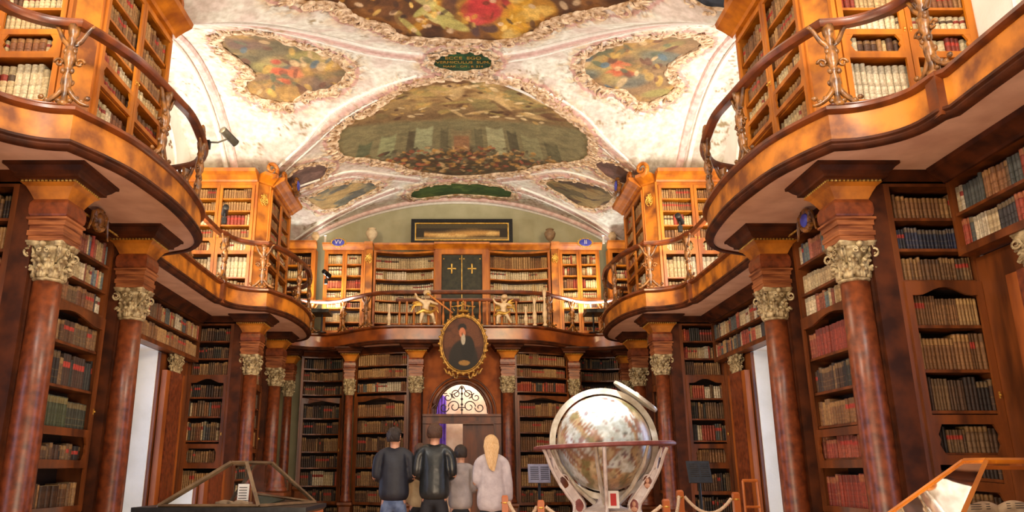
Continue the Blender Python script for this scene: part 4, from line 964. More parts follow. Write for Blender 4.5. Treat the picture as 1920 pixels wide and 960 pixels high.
# ------------------------------------------------------------------ end wall, lower storey
T = thing('portal', 'carved walnut portal with arched fanlight under the oval portrait', 'portal')
b = MB(); f = lambda a, d, z: (XC + a, 17.62 - d, z)
b.boxn(f, -.88, -.72, 0, .06, 0, 2.24); b.boxn(f, .72, .88, 0, .06, 0, 2.24); b.boxn(f, -.88, .88, 0, .1, 2.24, 2.30); b.boxn(f, -.88, .88, -.02, .07, 2.30, 2.40); b.boxn(f, -.88, .88, 0, .12, 2.40, 2.45)
b.build('lintel_frame', M['dark'], T)
b = MB(); n = 20; hw, hh = .59, .68
A = [(-hw * math.cos(PI * k / n), 2.45 + hh * math.sin(PI * k / n)) for k in range(n + 1)]
B = [(-.88, 2.45)] + [(-.88 + 1.76 * k / (n - 2) * 1.0, 3.98) for k in range(n - 1)] + [(.88, 2.45)]
for k in range(n): b.poly([A[k], A[k + 1], B[k + 1], B[k]], f, -.04, .03)
b.build('spandrel_panel', M['spandrel'], T)
MB().tube([f(x * 1.12, .05, 2.45 + (z - 2.45) * 1.1) for x, z in A], .05, 8).tube([f(x * 1.03, .03, 2.45 + (z - 2.45) * 1.03) for x, z in A], .025, 8).tube([f(x * 1.3, .04, 2.45 + (z - 2.45) * 1.24) for x, z in A], .02, 8).build('archivolt', M['dark'], T, smooth=True)
b = MB(); g = lambda a, z: f(a, .0, z)
for k in range(3): b.tube([g(hw * .98 * (1 - k * .0) * math.cos(PI * q / 16), 2.47 + hh * .97 * math.sin(PI * q / 16)) for q in range(17)], .012, 5)
def sc(cx, cz, r, a0, turns, fl):
    b.tube([g(cx + fl * r * (1 - .7 * q / 18) * math.cos(a0 + q / 18 * turns * 2 * PI), cz + r * (1 - .7 * q / 18) * math.sin(a0 + q / 18 * turns * 2 * PI)) for q in range(19)], .012, 5)
for s in (-1, 1):
    sc(s * .17, 2.62, .14, 0, 1.2, s); sc(s * .40, 2.60, .11, PI, 1.1, s); sc(s * .13, 2.9, .11, -1, 1.2, s); sc(s * .32, 2.83, .1, 2, 1.1, s)
    b.tube([g(s * .02, 3.08), g(s * .1, 2.95), g(s * .22, 2.88), g(s * .16, 2.8)], .012, 5)
b.tube([g(0, 2.45), g(0, 3.1)], .012, 5); b.tube([g(-.09, 2.6), g(.09, 2.6)], .012, 5)
for k in range(5): b.ball(g(0, 2.55 + k * .12), (.03, .012, .03), 6, 5)
b.build('fanlight_grille', M['iron'], T, smooth=True)
d = MB(); d.box(XC + .02, XC + .72, 17.66, 17.70, .02, 2.24)
for z0, z1 in ((.15, .85), (1.0, 2.1)):
    d.box(XC + .12, XC + .62, 17.64, 17.66, z0, z1); d.box(XC + .2, XC + .54, 17.62, 17.64, z0 + .1, z1 - .1)
D_ = d.build('closed_door_leaf', M['dark'], T); MB().ball((XC + .1, 17.62, 1.05), .025, 10, 8).build('handle', M['gilt'], D_, smooth=True)
o = MB().box(XC - .72, XC - .68, 17.7, 18.35, .02, 2.24).box(XC - .67, XC - .66, 17.8, 18.25, 1.0, 2.1).build('open_door_leaf', M['dark'], T)
struct('wall_vestibule', MB().box(-1.0, 1.2, 18.72, 18.8, 0, 3.9).box(-1.0, -.92, 17.8, 18.72, 0, 3.9).box(1.12, 1.2, 17.8, 18.72, 0, 3.9), M['vest'])
light('vestibule_lamp', 'POINT', (.25, 18.1, 3.4), (0, 0, 0), 48, (1, .9, .8), .1)
T = thing('banner', 'purple banner hanging in the vestibule behind the fanlight', 'banner', (-.42, 18.5, 0))
b = MB()
for k in range(9):
    x = -.14 + k * .034; b.tube([(x, .015 * (k % 2), z) for z in (1.3, 2.0, 2.6, 3.0 - .02 * abs(k - 4))], .02, 6)
b.build('cloth', M['purple'], T, smooth=True); MB().tube([(-.18, 0, 3.0), (.17, 0, 3.0)], .012, 6).build('rod', M['iron'], T, smooth=True)
for s in (-1, 1):
    S = SIDE[s]
    column(XC + s * 1.03, 17.42, 'walnut column beside the portal on its %s side' % S, -s, scale=.92)
    struct('trim_10', MB().box(XC + s * 1.03 - .17, XC + s * 1.03 + .17, 17.62, 17.8, 0, 3.98), M['darker'])
    W = 1.25; xo = XC + (1.22 if s > 0 else -1.22 - W)
    if s > 0: cv = lambda a, W=W: 17.6 + .42 * (max(0, a) / W) ** 1.6
    else: cv = lambda a, W=W: 17.6 + .42 * (max(0, W - a) / W) ** 1.6
    f = lambda a, d, z, xo=xo, cv=cv: (xo + a, cv(a) - d, z)
    T = bookcase('bookcase', 'curved lower bookcase %s of the portal, with an arched door' % S, 'bookcase', f, W,
        [(.12, .5, 'brown', 1.1), (.56, .84, 'brown', 1), (.90, 1.24, 'brown' if s < 0 else 'tan', 1), (1.30, 1.60, 'brown' if s < 0 else 'tan', 1), (1.66, 2.0, 'brown' if s < 0 else 'tan', 1), (2.06, 2.36, 'tan' if s > 0 else 'brown', 1), (2.42, 2.74, 'tan', 1), (2.97, 3.2, 'mixlow' if s < 0 else 'orange', 1), (3.30, 3.52, 'tan', .9), (3.58, 3.84, 'tan', 1)], 0, 3.88, .3, 'bookcases of the lower storey', 'dark', 1, (.5, 2.88), (), n=8, where='%%s shelf down, %s bookcase by the portal' % S, th=.042)
    cornice([f(a, 0, 0)[:2] for a in np.linspace(0, W, 9)], 3.86, 'darker', T, 1.0)
    column(XC + s * 2.6, 17.95, 'slim walnut column between the two end bookcases on the %s' % S, -s, scale=.72, block=True)
    W2 = 1.0; xo = XC + (2.8 if s > 0 else -2.8 - W2)
    f = lambda a, d, z, xo=xo, s=s: (xo + a, 18.35 + .12 * math.sin(PI * min(1, max(0, a))) - d, z)
    T = bookcase('bookcase', 'shadowed lower bookcase in the %s end corner' % S, 'bookcase', f, W2,
        [(.12, .44, 'darkb', 1.1), (.5, .84, 'darkb', 1), (.90, 1.24, 'mixlow', 1), (1.30, 1.60, 'darkb', 1), (1.66, 2.0, 'brown', 1), (2.06, 2.36, 'darkb', 1), (2.42, 2.74, 'darkb', 1), (2.97, 3.2, 'darkb', 1), (3.30, 3.52, 'brown', .9), (3.58, 3.84, 'darkb', 1)], 0, 3.88, .3, 'bookcases of the lower storey', 'dark', 1, (.5, 2.88), (), n=6, where='%%s shelf down, %s end corner bookcase' % S, th=.042)
    cornice([f(a, 0, 0)[:2] for a in np.linspace(0, W2, 7)], 3.86, 'darker', T, 1.0)
    column(s * 4.0, 18.3, 'dark walnut column in the %s corner of the end wall' % S, s, scale=.8)
    # narrow bookcase on the side wall beyond the far pier
    f = frame((4.6, 18.0), (0, -1)) if s > 0 else frame((-4.6, 16.3), (0, 1))
    bookcase('bookcase', 'dark bookcase on the %s wall beyond the far pier' % S, 'bookcase', f, 1.6, [(.12, .5, 'darkb', 1.1), (.56, .9, 'brown', 1), (.96, 1.3, 'mixlow', 1), (1.36, 1.7, 'mixlow', 1), (1.76, 2.1, 'darkb', 1), (2.16, 2.5, 'mixlow', 1), (2.56, 2.9, 'brown', 1), (2.97, 3.3, 'brown', 1), (3.4, 3.8, 'darkb', 1)], 0, 3.88, .28, 'bookcases of the lower storey', 'dark', where='%%s shelf down, %s wall beyond far pier' % S, th=.045)
# oval portrait with gilt frame and crown
T = thing('oval_portrait', 'oval portrait of a bearded man in dark robes, crowned gilt frame above the portal', 'portrait', (XC + .03, 16.86, 3.92))
th = np.linspace(0, 2 * PI, 97); R_ = np.linspace(.001, 1, 40)[:, None]; PX = .46 * np.cos(th)[None] * R_; PZ = .60 * np.sin(th)[None] * R_
def p_port(x, z):
    C = np.ones(x.shape + (3,)) * lin((74, 40, 22)); C = mixc(C, (96, 54, 28), sstep(.4, .6, fbm(x * 5, z * 5, 7)))
    m = lambda cx, cz, rx, rz: 1 - sstep(.75, 1.05, ((x - cx) / rx) ** 2 + ((z - cz) / rz) ** 2)
    C = mixc(C, (34, 28, 20), m(0, -.38, .34, .5)); C = mixc(C, (26, 22, 16), m(.1, -.1, .16, .3))
    C = mixc(C, (30, 22, 16), m(-.02, .36, .10, .1)); C = mixc(C, (186, 112, 76), m(-.02, .25, .075, .12)); C = mixc(C, (170, 160, 140), m(.0, .1, .05, .13))
    C = mixc(C, (150, 110, 50), m(.02, -.42, .13, .06)); C = mixc(C, (120, 72, 40), m(-.02, .22, .02, .04)); return C
o = grid_obj('painting', PX, np.full(PX.shape, -.03), PZ, p_port(PX, PZ), M['paint']); o.parent = T
b = MB(); E = [(.5 * math.cos(2 * PI * k / 64), -.04, .64 * math.sin(2 * PI * k / 64)) for k in range(64)]
b.tube(E, .032, 8, closed=True); b.tube([(x * .93, -.07, z * .94) for x, y, z in E], .012, 6, closed=True)
for k in range(28):
    a = 2 * PI * k / 28; b.ball((.535 * math.cos(a), -.05, .675 * math.sin(a)), (.028, .025, .028), 7, 5)
for s in (-1, 1):
    for q in range(3): b.tube([(s * (.12 + .09 * q + .03 * t), -.06, -.70 - .06 * math.sin(t * 1.2) + q * .05) for t in range(5)], [.03, .028, .024, .018, .01], 6)
b.build('gilt_frame', M['oldgilt'], T, smooth=True)
b = MB(); b.lathe([(.12, .70), (.13, .72), (.12, .74)], (0, -.05, 0), n=16)
for k in range(5):
    a = (k - 2) * .06; b.tube([(a * 1.6, -.05, .74), (a * 2.1, -.07, .82), (0, -.05, .88)], .013, 6); b.ball((a * 2.1, -.07, .83), .02, 6, 5)
b.ball((0, -.05, .9), .025, 8, 6); b.box(-.006, .006, -.056, -.044, .9, .97); b.box(-.02, .02, -.056, -.044, .94, .952)
b.build('crown', M['oldgilt'], T, smooth=True)
MB().ball((0, .02, 0), (.47, .03, .61), 24, 10).build('backing', M['darker'], T, smooth=True)
# ------------------------------------------------------------------ skin-modifier figures
def skin(name, verts, edges, radii, m, parent, sub=2, root=0, remesh=False):
    me = bpy.data.meshes.new(name); me.from_pydata(verts, edges, []); me.materials.append(m)
    o = bpy.data.objects.new(name, me); COL.objects.link(o); o.parent = parent
    o.modifiers.new('skin', 'SKIN'); md = o.modifiers['skin']; md.use_smooth_shade = True; md.branch_smoothing = .6
    if not me.skin_vertices: me.skin_vertices.new()
    for i, r in enumerate(radii):
        v = me.skin_vertices[0].data[i]; v.radius = r if hasattr(r, '__len__') else (r, r); v.use_root = (i == root)
    s = o.modifiers.new('sub', 'SUBSURF'); s.levels = sub; s.render_levels = sub
    if remesh:
        r_ = o.modifiers.new('remesh', 'REMESH'); r_.mode = 'VOXEL'; r_.voxel_size = .013; r_.use_smooth_shade = True
        q = o.modifiers.new('smooth', 'SMOOTH'); q.iterations = 6; q.factor = .6
    return o
M['skin'] = mat('skin', L(196, 140, 110), L(214, 160, 130), 8, .5)
M['jacket'] = mat('navy_black_jacket', L(22, 24, 34), L(36, 38, 50), 8, .6, bump=.5, bscale=5)
M['leather'] = mat('black_leather_jacket', L(20, 24, 26), L(38, 42, 44), 6, .35, bump=.6, bscale=5)
M['jeans'] = mat('blue_denim', L(70, 84, 116), L(104, 120, 152), 14, .85, bump=.3, bscale=6)
M['darkcloth'] = mat('dark_trousers', L(24, 24, 30), L(38, 38, 44), 10, .8, bump=.3, bscale=6)
M['beige'] = mat('beige_cloth', L(170, 150, 118), L(196, 176, 142), 8, .8, bump=.4, bscale=6)
M['hoodie'] = mat('grey_hoodie', L(140, 132, 134), L(168, 158, 158), 8, .85, bump=.5, bscale=6)
M['cardigan'] = mat('light_grey_knit', L(176, 164, 168), L(204, 194, 196), 8, .85, bump=.6, bscale=9)
M['blond'] = mat('blond_hair', L(206, 160, 104), L(236, 200, 150), 30, .5, stretch=(6, 6, .6), bump=.6)
M['brownhair'] = mat('brown_hair', L(60, 38, 26), L(96, 64, 44), 30, .5, stretch=(6, 6, 1), bump=.6)
M['blackhair'] = mat('black_hair', L(28, 20, 18), L(52, 38, 32), 30, .5, stretch=(6, 6, 1), bump=.6)
def person(x, y, rz, h, label, top, legs, hair, female=False, hood=False, long_hair=False, arms='front', bulk=1.0, head_turn=0, hem=.48, coat=None):
    """faces +Y (away from the camera); heights as fractions of h"""
    T = thing('person', label, 'person', (x, y, 0)); T.rotation_euler = (0, 0, rz)
    k = h / 1.75; S = lambda a, b, c: (a * k, b * k, c * k)
    sw = (.185 if not female else .165) * bulk; V = []; E = []; R = []
    def v(p, r, par=None):
        V.append(S(*p)); R.append(tuple(q * k for q in r) if hasattr(r, '__len__') else r * k)
        if par is not None: E.append((par, len(V) - 1))
        return len(V) - 1
    pel = v((0, 0, .95), (.13 * bulk, .10 * bulk)); wa = v((0, .0, 1.10), (.125 * bulk, .09 * bulk), pel); ch = v((0, -.01, 1.30), (.15 * bulk, .105), wa); up = v((0, -.01, 1.42), (.12, .085), ch)
    nk = v((0, .0, 1.50), (.055, .055), up); hb = v((0, .012, 1.575), (.078, .085), nk); hc = v((0, .0, 1.65), (.084, .102), hb); ht = v((0, -.005, 1.705), (.056, .066), hc)
    ca, sa = math.cos(head_turn), math.sin(head_turn); hd = lambda a, b, c: (a * ca - b * sa, a * sa + b * ca, c)
    v(hd(0, .115, 1.625), .013, hc)                       # nose
    v(hd(0, .088, 1.565), .022, hb)                       # chin
    for s in (-1, 1): v(hd(s * .088, -.005, 1.635), .014, hc)
    hands = []
    for s in (-1, 1):
        sh = v((s * (sw - .01), -.01, 1.40), .048, up)
        if arms == 'front' or arms == ('front', s): el = v((s * (sw + .035), -.02, 1.15), .043, sh); wr = v((s * (sw - .06), .20, 1.12), .028, el); dr = Vector((-s * .6, .5, -.1))
        else: el = v((s * (sw + .04), -.03, 1.14), .043, sh); wr = v((s * (sw + .05), .03, .90), .028, el); dr = Vector((0, .15, -1))
        dr.normalize(); w0 = Vector(V[wr]) / k; side = dr.cross(Vector((0, 1, 0)) if abs(dr.z) > .5 else Vector((0, 0, 1))).normalized()
        pm = v(tuple(w0 + dr * .07), (.036, .02), wr); hands.append((w0, dr))
        for q in range(4):
            b0 = w0 + dr * .085 + side * (.027 - .018 * q); ln = (.07, .078, .073, .058)[q]; a = v(tuple(b0), .0095, pm); a = v(tuple(b0 + dr * ln * .5 + Vector((0, .008, 0))), .0085, a); v(tuple(b0 + dr * ln + Vector((0, .025, 0))), .007, a)
        t0 = w0 + dr * .03 + side * .035; a = v(tuple(t0), .011, pm); v(tuple(t0 + dr * .045 + side * .012), .009, a)
    for s in (-1, 1):
        hp = v((s * .09, 0, .90), .085, pel); kn = v((s * .10, .01, .50), .058, hp); an = v((s * .10, -.02, .10), .036, kn); v((s * .105, .12, .04), .035, an)
    skin('body', V, E, R, M['skin'], T, 1)
    # upper garment
    V = []; E = []; R = []; g = 1.13 * bulk
    hz = h / k * hem
    wd = 1.22 if coat == 'cardigan' else 1.08
    a0 = v((0, 0, hz), (.170 * g * wd, .13 * g)); a1 = v((0, 0, 1.06), (.160 * g, .12 * g), a0); a2 = v((0, -.01, 1.28), (.178 * g, .13 * g), a1); a3 = v((0, -.01, 1.42), (.14 * g, .105), a2); a4 = v((0, 0, 1.53), (.085, .08), a3)
    for s in (-1, 1):
        sm = v((s * sw * .5, -.01, 1.46), .085, a3); sh = v((s * (sw - .005), -.01, 1.41), .074, sm)
        if arms == 'front' or arms == ('front', s): el = v((s * (sw + .025), -.02, 1.16), .056, sh); v((s * (sw - .05), .17, 1.12), .045, el)
        else: el = v((s * (sw + .042), -.03, 1.14), .058, sh); v((s * (sw + .052), .02, .93), .046, el)
    if hood:
        q = v((0, -.09, 1.45), (.09, .05), a3); v((0, -.115, 1.34), (.075, .035), q)
    skin(coat or 'jacket', V, E, R, M[top], T, 2, remesh=True)
    V = []; E = []; R = []; t00 = v((0, 0, 1.06), (.12 * bulk, .09 * bulk)); t0 = v((0, 0, .95), (.15 * bulk, .12 * bulk), t00)
    for s in (-1, 1):
        hp = v((s * .09, 0, .86), .10 * bulk, t0); kn = v((s * .10, .01, .50), .075, hp); v((s * .10, -.01, .08), .062, kn)
    skin('trousers', V, E, R, M[legs], T, 2, remesh=True)
    for s in (-1, 1):
        MB().ball((s * .105 * k, .05 * k, .05 * k), (.05 * k, .14 * k, .05 * k), 12, 8).build('shoe', M['black'], T, smooth=True)
    # hair: shell round the back of the skull
    b = MB(); n = 26; m_ = 16; r = random.Random(int(x * 100)); P = []; F = []
    for i in range(m_ + 1):
        ph = PI * .5 - (PI * .70) * i / m_
        for j in range(n):
            t = 2 * PI * j / n; fr = max(0, math.sin(t)); rad = 1.0 + .03 * math.sin(j * 5 + i) 
            zc = 1.64; dz = math.sin(ph) * .115; w_ = math.cos(ph)
            low = max(0, -ph); w_ = max(w_, .62) if ph < 0 else w_; xx = .096 * w_ * math.cos(t) * rad; yy = (-.008 + .118 * w_ * math.sin(t) * rad)
            if math.sin(t) > -.05 and ph < .3: dz = max(dz, .035); xx *= .9; yy *= .9
            xx, yy = xx * ca - yy * sa, xx * sa + yy * ca
            P.append(S(xx, yy, zc + dz))
    for i in range(m_):
        for j in range(n): F.append((i * n + j, i * n + (j + 1) % n, (i + 1) * n + (j + 1) % n, (i + 1) * n + j))
    b.add(P, F)
    if long_hair:
        for q in range(13):
            a = -1 + q / 6; b.tube([S(a * .065, -.08 + .02 * a * a, 1.68), S(a * .075, -.11 + .03 * a * a, 1.60), S(a * .06, -.135 + .03 * a * a, 1.50), S(a * .042, -.155 + .02 * a * a, 1.40), S(a * .025, -.155, 1.33 + .03 * math.sin(q * 3))], [.026 * k, .028 * k, .024 * k, .02 * k, .009 * k], 7)
    b.build('hair', M[hair], T, smooth=True)
    return T
person(-.70, 9.45, .0, 1.72, 'person in a dark jacket and blue jeans, leftmost of the standing group', 'jacket', 'jeans', 'blackhair', arms='front', bulk=1.08, head_turn=-.5, hem=.485)
person(-.42, 9.95, .15, 1.55, 'person in a beige top half hidden between the two dark jackets', 'beige', 'darkcloth', 'brownhair', female=True, arms='down', hem=.48, coat='top')
person(-.22, 9.35, -.05, 1.76, 'person in a black leather jacket, brown hair, centre of the group', 'leather', 'darkcloth', 'brownhair', arms='front', bulk=1.05, hem=.48)
person(.085, 9.6, 0, 1.52, 'person in a grey hooded top with dark hair, shortest of the group', 'hoodie', 'darkcloth', 'blackhair', hood=True, arms='front', hem=.485, coat='hoodie')
person(.45, 9.45, .0, 1.63, 'person with long blond hair in a light grey cardigan', 'cardigan', 'darkcloth', 'blond', female=True, long_hair=True, arms=('front', -1), bulk=1.06, hem=.43, coat='cardigan')
def putto(x, y, z, label, rz, s=.62, pole=False):
    T = thing('carved_putto', label, 'figurine', (x, y, z)); T.rotation_euler = (0, 0, rz); V = []; E = []; R = []
    def v(p, r, par=None):
        V.append(tuple(q * s for q in p)); R.append(r * s)
        if par is not None: E.append((par, len(V) - 1))
        return len(V) - 1
    pe_ = v((0, 0, .42), .13); c_ = v((0.02, 0, .66), .13, pe_); nk = v((.03, 0, .80), .06, c_); hd = v((.05, -.02, .95), .12, nk)
    for sd, hnd in ((-1, (-.35, -.12, .95)), (1, (.38, -.15, .62))):
        a = v((sd * .15, 0, .74), .055, c_); b_ = v((sd * .28, -.06, .66 if sd > 0 else .8), .045, a); v(hnd, .035, b_)
    for sd, kn, ft in ((-1, (-.14, -.2, .25), (-.18, -.1, .02)), (1, (.2, -.16, .28), (.3, .02, .04))):
        a = v((sd * .08, 0, .36), .09, pe_); b_ = v(kn, .065, a); c2 = v(ft, .04, b_); v((ft[0], ft[1] - .09, ft[2]), .035, c2)
    skin('body', V, E, R, M['putto'], T, 2)
    b = MB()
    for sd in (-1, 1):
        for q in range(5): b.tube([tuple(c * s for c in p) for p in ((sd * .06, .1, .7 - .02 * q), (sd * (.2 + .03 * q), .16, .86 - .06 * q), (sd * (.36 + .02 * q), .14, .92 - .13 * q))], [.035 * s, .045 * s, .012 * s], 6)
    b.build('wings', M['gilt'], T, smooth=True)
    MB().ball((.05 * s, .02 * s, 1.0 * s), (.13 * s, .12 * s, .1 * s), 10, 7).build('curls', M['putto'], T, smooth=True)
    MB().tube([tuple(c * s for c in p) for p in ((-.3, -.1, .3), (-.1, -.16, .4), (.15, -.14, .34), (.3, -.05, .45))], [.04 * s, .07 * s, .06 * s, .03 * s], 8).build('drapery', M['gilt'], T, smooth=True)
    return T
putto(-.72, 16.98, 4.39, 'carved winged child on the end gallery rail, left above the portrait', .2, .72)
putto(1.03, 16.98, 4.39, 'carved winged child on the end gallery rail, right above the portrait', -.4, .62)
T = thing('staff', 'gilt wooden staff slanting down from the left carved child to the portrait crown', 'staff')
MB().tube([(-.66, 16.88, 5.06), (-.1, 16.88, 4.62)], .022, 8).build('shaft', M['honey'], T, smooth=True); MB().ball((-.66, 16.88, 5.06), .035, 8, 6).build('knob', M['gilt'], T, smooth=True)
# spotlights clamped to the rail
def spot(x, y, z, aim, label, arm=(0, 0)):
    T = thing('spotlight', label, 'spotlight', (x, y, z)); d = (Vector(aim) - Vector((x, y, z))).normalized(); R = d.to_track_quat('Z', 'Y').to_matrix()
    MB().lathe([(.035, -.14), (.052, -.13), (.055, .12), (.058, .14), (.05, .14), (.046, .11)], n=16, R=R).build('housing', M['black'], T, smooth=True)
    MB().lathe([(.044, .115), (.044, .12)], n=16, R=R).build('lens', M['glow'], T)
    MB().tube([(0, 0, -.03), (arm[0] * .5, arm[1] * .5, -.12), (arm[0], arm[1], -.15)], .012, 6).box(arm[0] - .035, arm[0] + .035, arm[1] - .035, arm[1] + .035, -.24, -.13).build('clamp', M['black'], T, smooth=True)
for sx_ in (-1, 1):
    for (lx, ly, nm_) in ((4.75, 11.5, 'bay between the piers'), (3.2, 17.85, 'corner by the end bookcases')):
        T = thing('added_uplight', 'low black uplight standing on the %s gallery in the %s' % (SIDE[sx_], nm_), 'lamp', (sx_ * lx, ly, 4.34))  # made-up lamp stand put under the added vault fill
        MB().lathe([(.12, 0), (.12, .02), (.02, .03), (.02, .44)], n=16).build('stand', M['black'], T, smooth=True)
        MB().box(-.2, .2, -.3, .3, .44, .52).build('lamp_box', M['black'], T)
spot(-2.98, 9.35, 5.47, (-1.9, 11.5, 4.6), 'black spotlight on the left gallery rail at the tip of the near bulge', (-.22, -.15))
spot(3.9, 12.75, 5.46, (4.6, 14.1, 5.2), 'black spotlight on the right gallery rail before the far bookcase')
spot(-2.92, 16.6, 5.46, (-2.4, 18.3, 5.2), 'black spotlight on the left rail near the end gallery')
spot(-3.9, 12.3, 5.46, (-4.6, 14.1, 5.2), 'black spotlight on the left gallery rail before the far bookcase')

# ------------------------------------------------------------------ great globe
GX_, GY_, GZ_ = 1.93, 10.2, 1.56
T = thing('terrestrial_globe', 'large antique globe in a painted stand inside the rope barrier', 'globe', (GX_, GY_, 0))
ax = Vector((.62, -.12, .86)).normalized()
n_, m_ = 120, 60; V = []; Cc = []
lon = np.linspace(0, 2 * PI, n_ + 1)[:-1]; lat = np.linspace(-PI / 2, PI / 2, m_ + 1); LO, LA = np.meshgrid(lon, lat)
X = np.cos(LA) * np.cos(LO); Y = np.cos(LA) * np.sin(LO); Zg = np.sin(LA)
land = fbm(X * 1.5 + Zg * 1.1 + 5, Y * 1.5 - Zg * .9 + 3, 3, 5) - .06 + .05 * X
C = np.ones(X.shape + (3,)) * lin((226, 232, 232)); C = mixc(C, (206, 220, 224), sstep(.4, .6, fbm(X * 3 + 9, Y * 3 + Zg * 3, 8)))
C = mixc(C, (206, 184, 146), sstep(.50, .53, land)); C = mixc(C, (170, 110, 70), (np.abs(land - .515) < .012) * .8)
C = mixc(C, (200, 150, 96), sstep(.62, .66, land) * .7); C = mixc(C, (120, 118, 70), sstep(.5, .6, fbm(X * 4, Y * 4 + Zg * 2, 12)) * sstep(.5, .53, land) * .8)
r5 = random.Random(4)
for k in range(40):
    d = Vector((r5.gauss(0, 1), -abs(r5.gauss(0, 1)), r5.gauss(0, 1))).normalized(); dd = X * d.x + Y * d.y + Zg * d.z; C = mixc(C, r5.choice([(110, 70, 90), (70, 76, 70), (130, 60, 50)]), (dd > math.cos(r5.uniform(.02, .06))) * .75)
pol = X * ax.x + Y * ax.y + Zg * ax.z; u1 = ax.cross(Vector((0, 1, 0))).normalized(); u2 = ax.cross(u1)
az = np.arctan2(X * u1.x + Y * u1.y + Zg * u1.z, X * u2.x + Y * u2.y + Zg * u2.z)
C = mixc(C, (110, 96, 70), ((np.abs((az / (PI / 12)) % 1 - .5) > .47)) * .55)
for l_ in (-.7, -.35, 0, .35, .7): C = mixc(C, (150, 70, 50), (np.abs(np.arcsin(np.clip(pol, -1, 1)) - l_) < .010) * .6)
me = bpy.data.meshes.new('sphere'); Vv = np.stack([X, Y, Zg], -1).reshape(-1, 3) * .60
idx = np.arange((m_ + 1) * n_).reshape(m_ + 1, n_); F = []
for i in range(m_):
    for j in range(n_): F.append((idx[i, j], idx[i, (j + 1) % n_], idx[i + 1, (j + 1) % n_], idx[i + 1, j]))
me.from_pydata(Vv.tolist(), [], [tuple(int(q) for q in f_) for f_ in F]); M['globe'] = mat('globe_print', L(215, 210, 200), L(255, 255, 255), 14, .28, attr='Col', coat=.5); me.materials.append(M['globe'])
setcol(me, C.reshape(-1, 3)); me.polygons.foreach_set('use_smooth', [True] * len(me.polygons))
o = bpy.data.objects.new('sphere', me); COL.objects.link(o); o.parent = T; o.location = (0, 0, GZ_)
M['pale'] = mat('pale_painted_wood', L(206, 188, 180), L(232, 220, 212), 10, .45, bump=.2)
M['redband'] = mat('dull_red_edge', L(120, 60, 56), L(150, 84, 76), 10, .5)
M['brass'] = mat('pale_brass', L(200, 190, 170), L(232, 226, 214), 10, .3, metal=.4)
b = MB(); N = 72
for k in range(N + 1):                                # meridian ring, standing in the XZ plane
    a = 2 * PI * k / N; c_, s_ = math.cos(a), math.sin(a); b.v += [(.625 * c_, -.03, .625 * s_), (.70 * c_, -.03, .70 * s_), (.70 * c_, .03, .70 * s_), (.625 * c_, .03, .625 * s_)]
    if k:
        for q in range(4): b.f.append(((k - 1) * 4 + q, (k - 1) * 4 + (q + 1) % 4, k * 4 + (q + 1) % 4, k * 4 + q)); b.c.append(None)
o = b.build('meridian_ring', M['brass'], T); o.location = (0, 0, GZ_)
o = MB().lathe([(.71, 0), (.895, 0), (.905, .01), (.905, .035), (.895, .045), (.71, .045)], n=64).build('horizon_ring', M['redband'], T, smooth=True); o.location = (0, 0, GZ_ - .062); o.rotation_euler = (0, -.035, 0)
o = MB().lathe([(.74, .0), (.88, 0), (.88, .004), (.74, .004)], n=64).build('horizon_calendar', M['pale'], T, smooth=True); o.location = (0, 0, GZ_ - .016); o.rotation_euler = (0, -.035, 0)
R = ax.to_track_quat('Z', 'Y').to_matrix(); b = MB(); b.lathe([(.26, 0), (.32, 0), (.325, .02), (.32, .04), (.26, .04), (.26, 0)], n=40, R=R)
for k in range(8):
    a = k * PI / 4; p = R @ Vector((.05 * math.cos(a), .05 * math.sin(a), .02)); q = R @ Vector((.27 * math.cos(a), .27 * math.sin(a), .02)); b.tube([p, q], .012, 6)
b.lathe([(.05, 0), (.06, .02), (.05, .05), (.02, .08)], n=16, R=R)
o = b.build('hour_ring', M['brass'], T, smooth=True); o.location = Vector((0, 0, GZ_)) + ax * .71
def flat_leg(a):
    # curved openwork bracket from the horizon ring down to the foot
    ca, sa = math.cos(a), math.sin(a); P = lambda r, z, t: (r * ca - t * sa, r * sa + t * ca, z)
    outer = [(.87, 1.49), (.82, 1.40), (.76, 1.25), (.66, 1.08), (.55, .93), (.46, .80), (.50, .62), (.62, .48), (.66, .30), (.60, .14)]
    inner = [(.80, 1.49), (.74, 1.38), (.66, 1.22), (.52, 1.06), (.40, .92), (.32, .80), (.34, .62), (.42, .48), (.46, .30), (.42, .14)]
    b = MB(); b.tube([P(r, z, 0) for r, z in crom(outer, 4, False)], .022, 6); b.tube([P(r, z, 0) for r, z in crom(inner, 4, False)], .018, 6)
    for i in range(1, 9): b.tube([P(*outer[i], 0), P((outer[i][0] + inner[i][0]) / 2, outer[i][1] - .03, .0), P(*inner[i - 1], 0)], .014, 5)
    for i in (3, 5, 7): c = P((outer[i][0] + inner[i][0]) / 2, outer[i][1] + .0, 0); b.tube([(c[0] + .065 * math.cos(t) * ca, c[1] + .065 * math.cos(t) * sa, c[2] + .085 * math.sin(t)) for t in np.linspace(0, 2 * PI, 17)], .014, 5)
    for i in range(2, 8):
        for t_ in (-.008, .008):
            b.add([P(*outer[i], t_), P(*outer[i + 1], t_), P(*inner[i + 1], t_), P(*inner[i], t_)], [(0, 1, 2, 3)])
    lg = b.build('leg', M['pale'], T, smooth=True)
    for i in (3, 5):
        c = P((outer[i][0] + inner[i][0]) / 2, outer[i][1], 0); md = MB(); md.ball((0, 0, 0), (.075, .018, .095), 16, 8)
        o = md.build('medallion', M['dark'] if i == 3 else M['redband'], lg, smooth=True); o.location = c; o.rotation_euler = (0, 0, a)
        h_ = MB(); h_.ball((0, -.016, .02), (.026, .012, .034), 8, 6); h_.ball((0, -.014, -.04), (.045, .01, .03), 8, 6); o2 = h_.build('painted_bust', M['skin'], lg, smooth=True); o2.location = c; o2.rotation_euler = (0, 0, a)
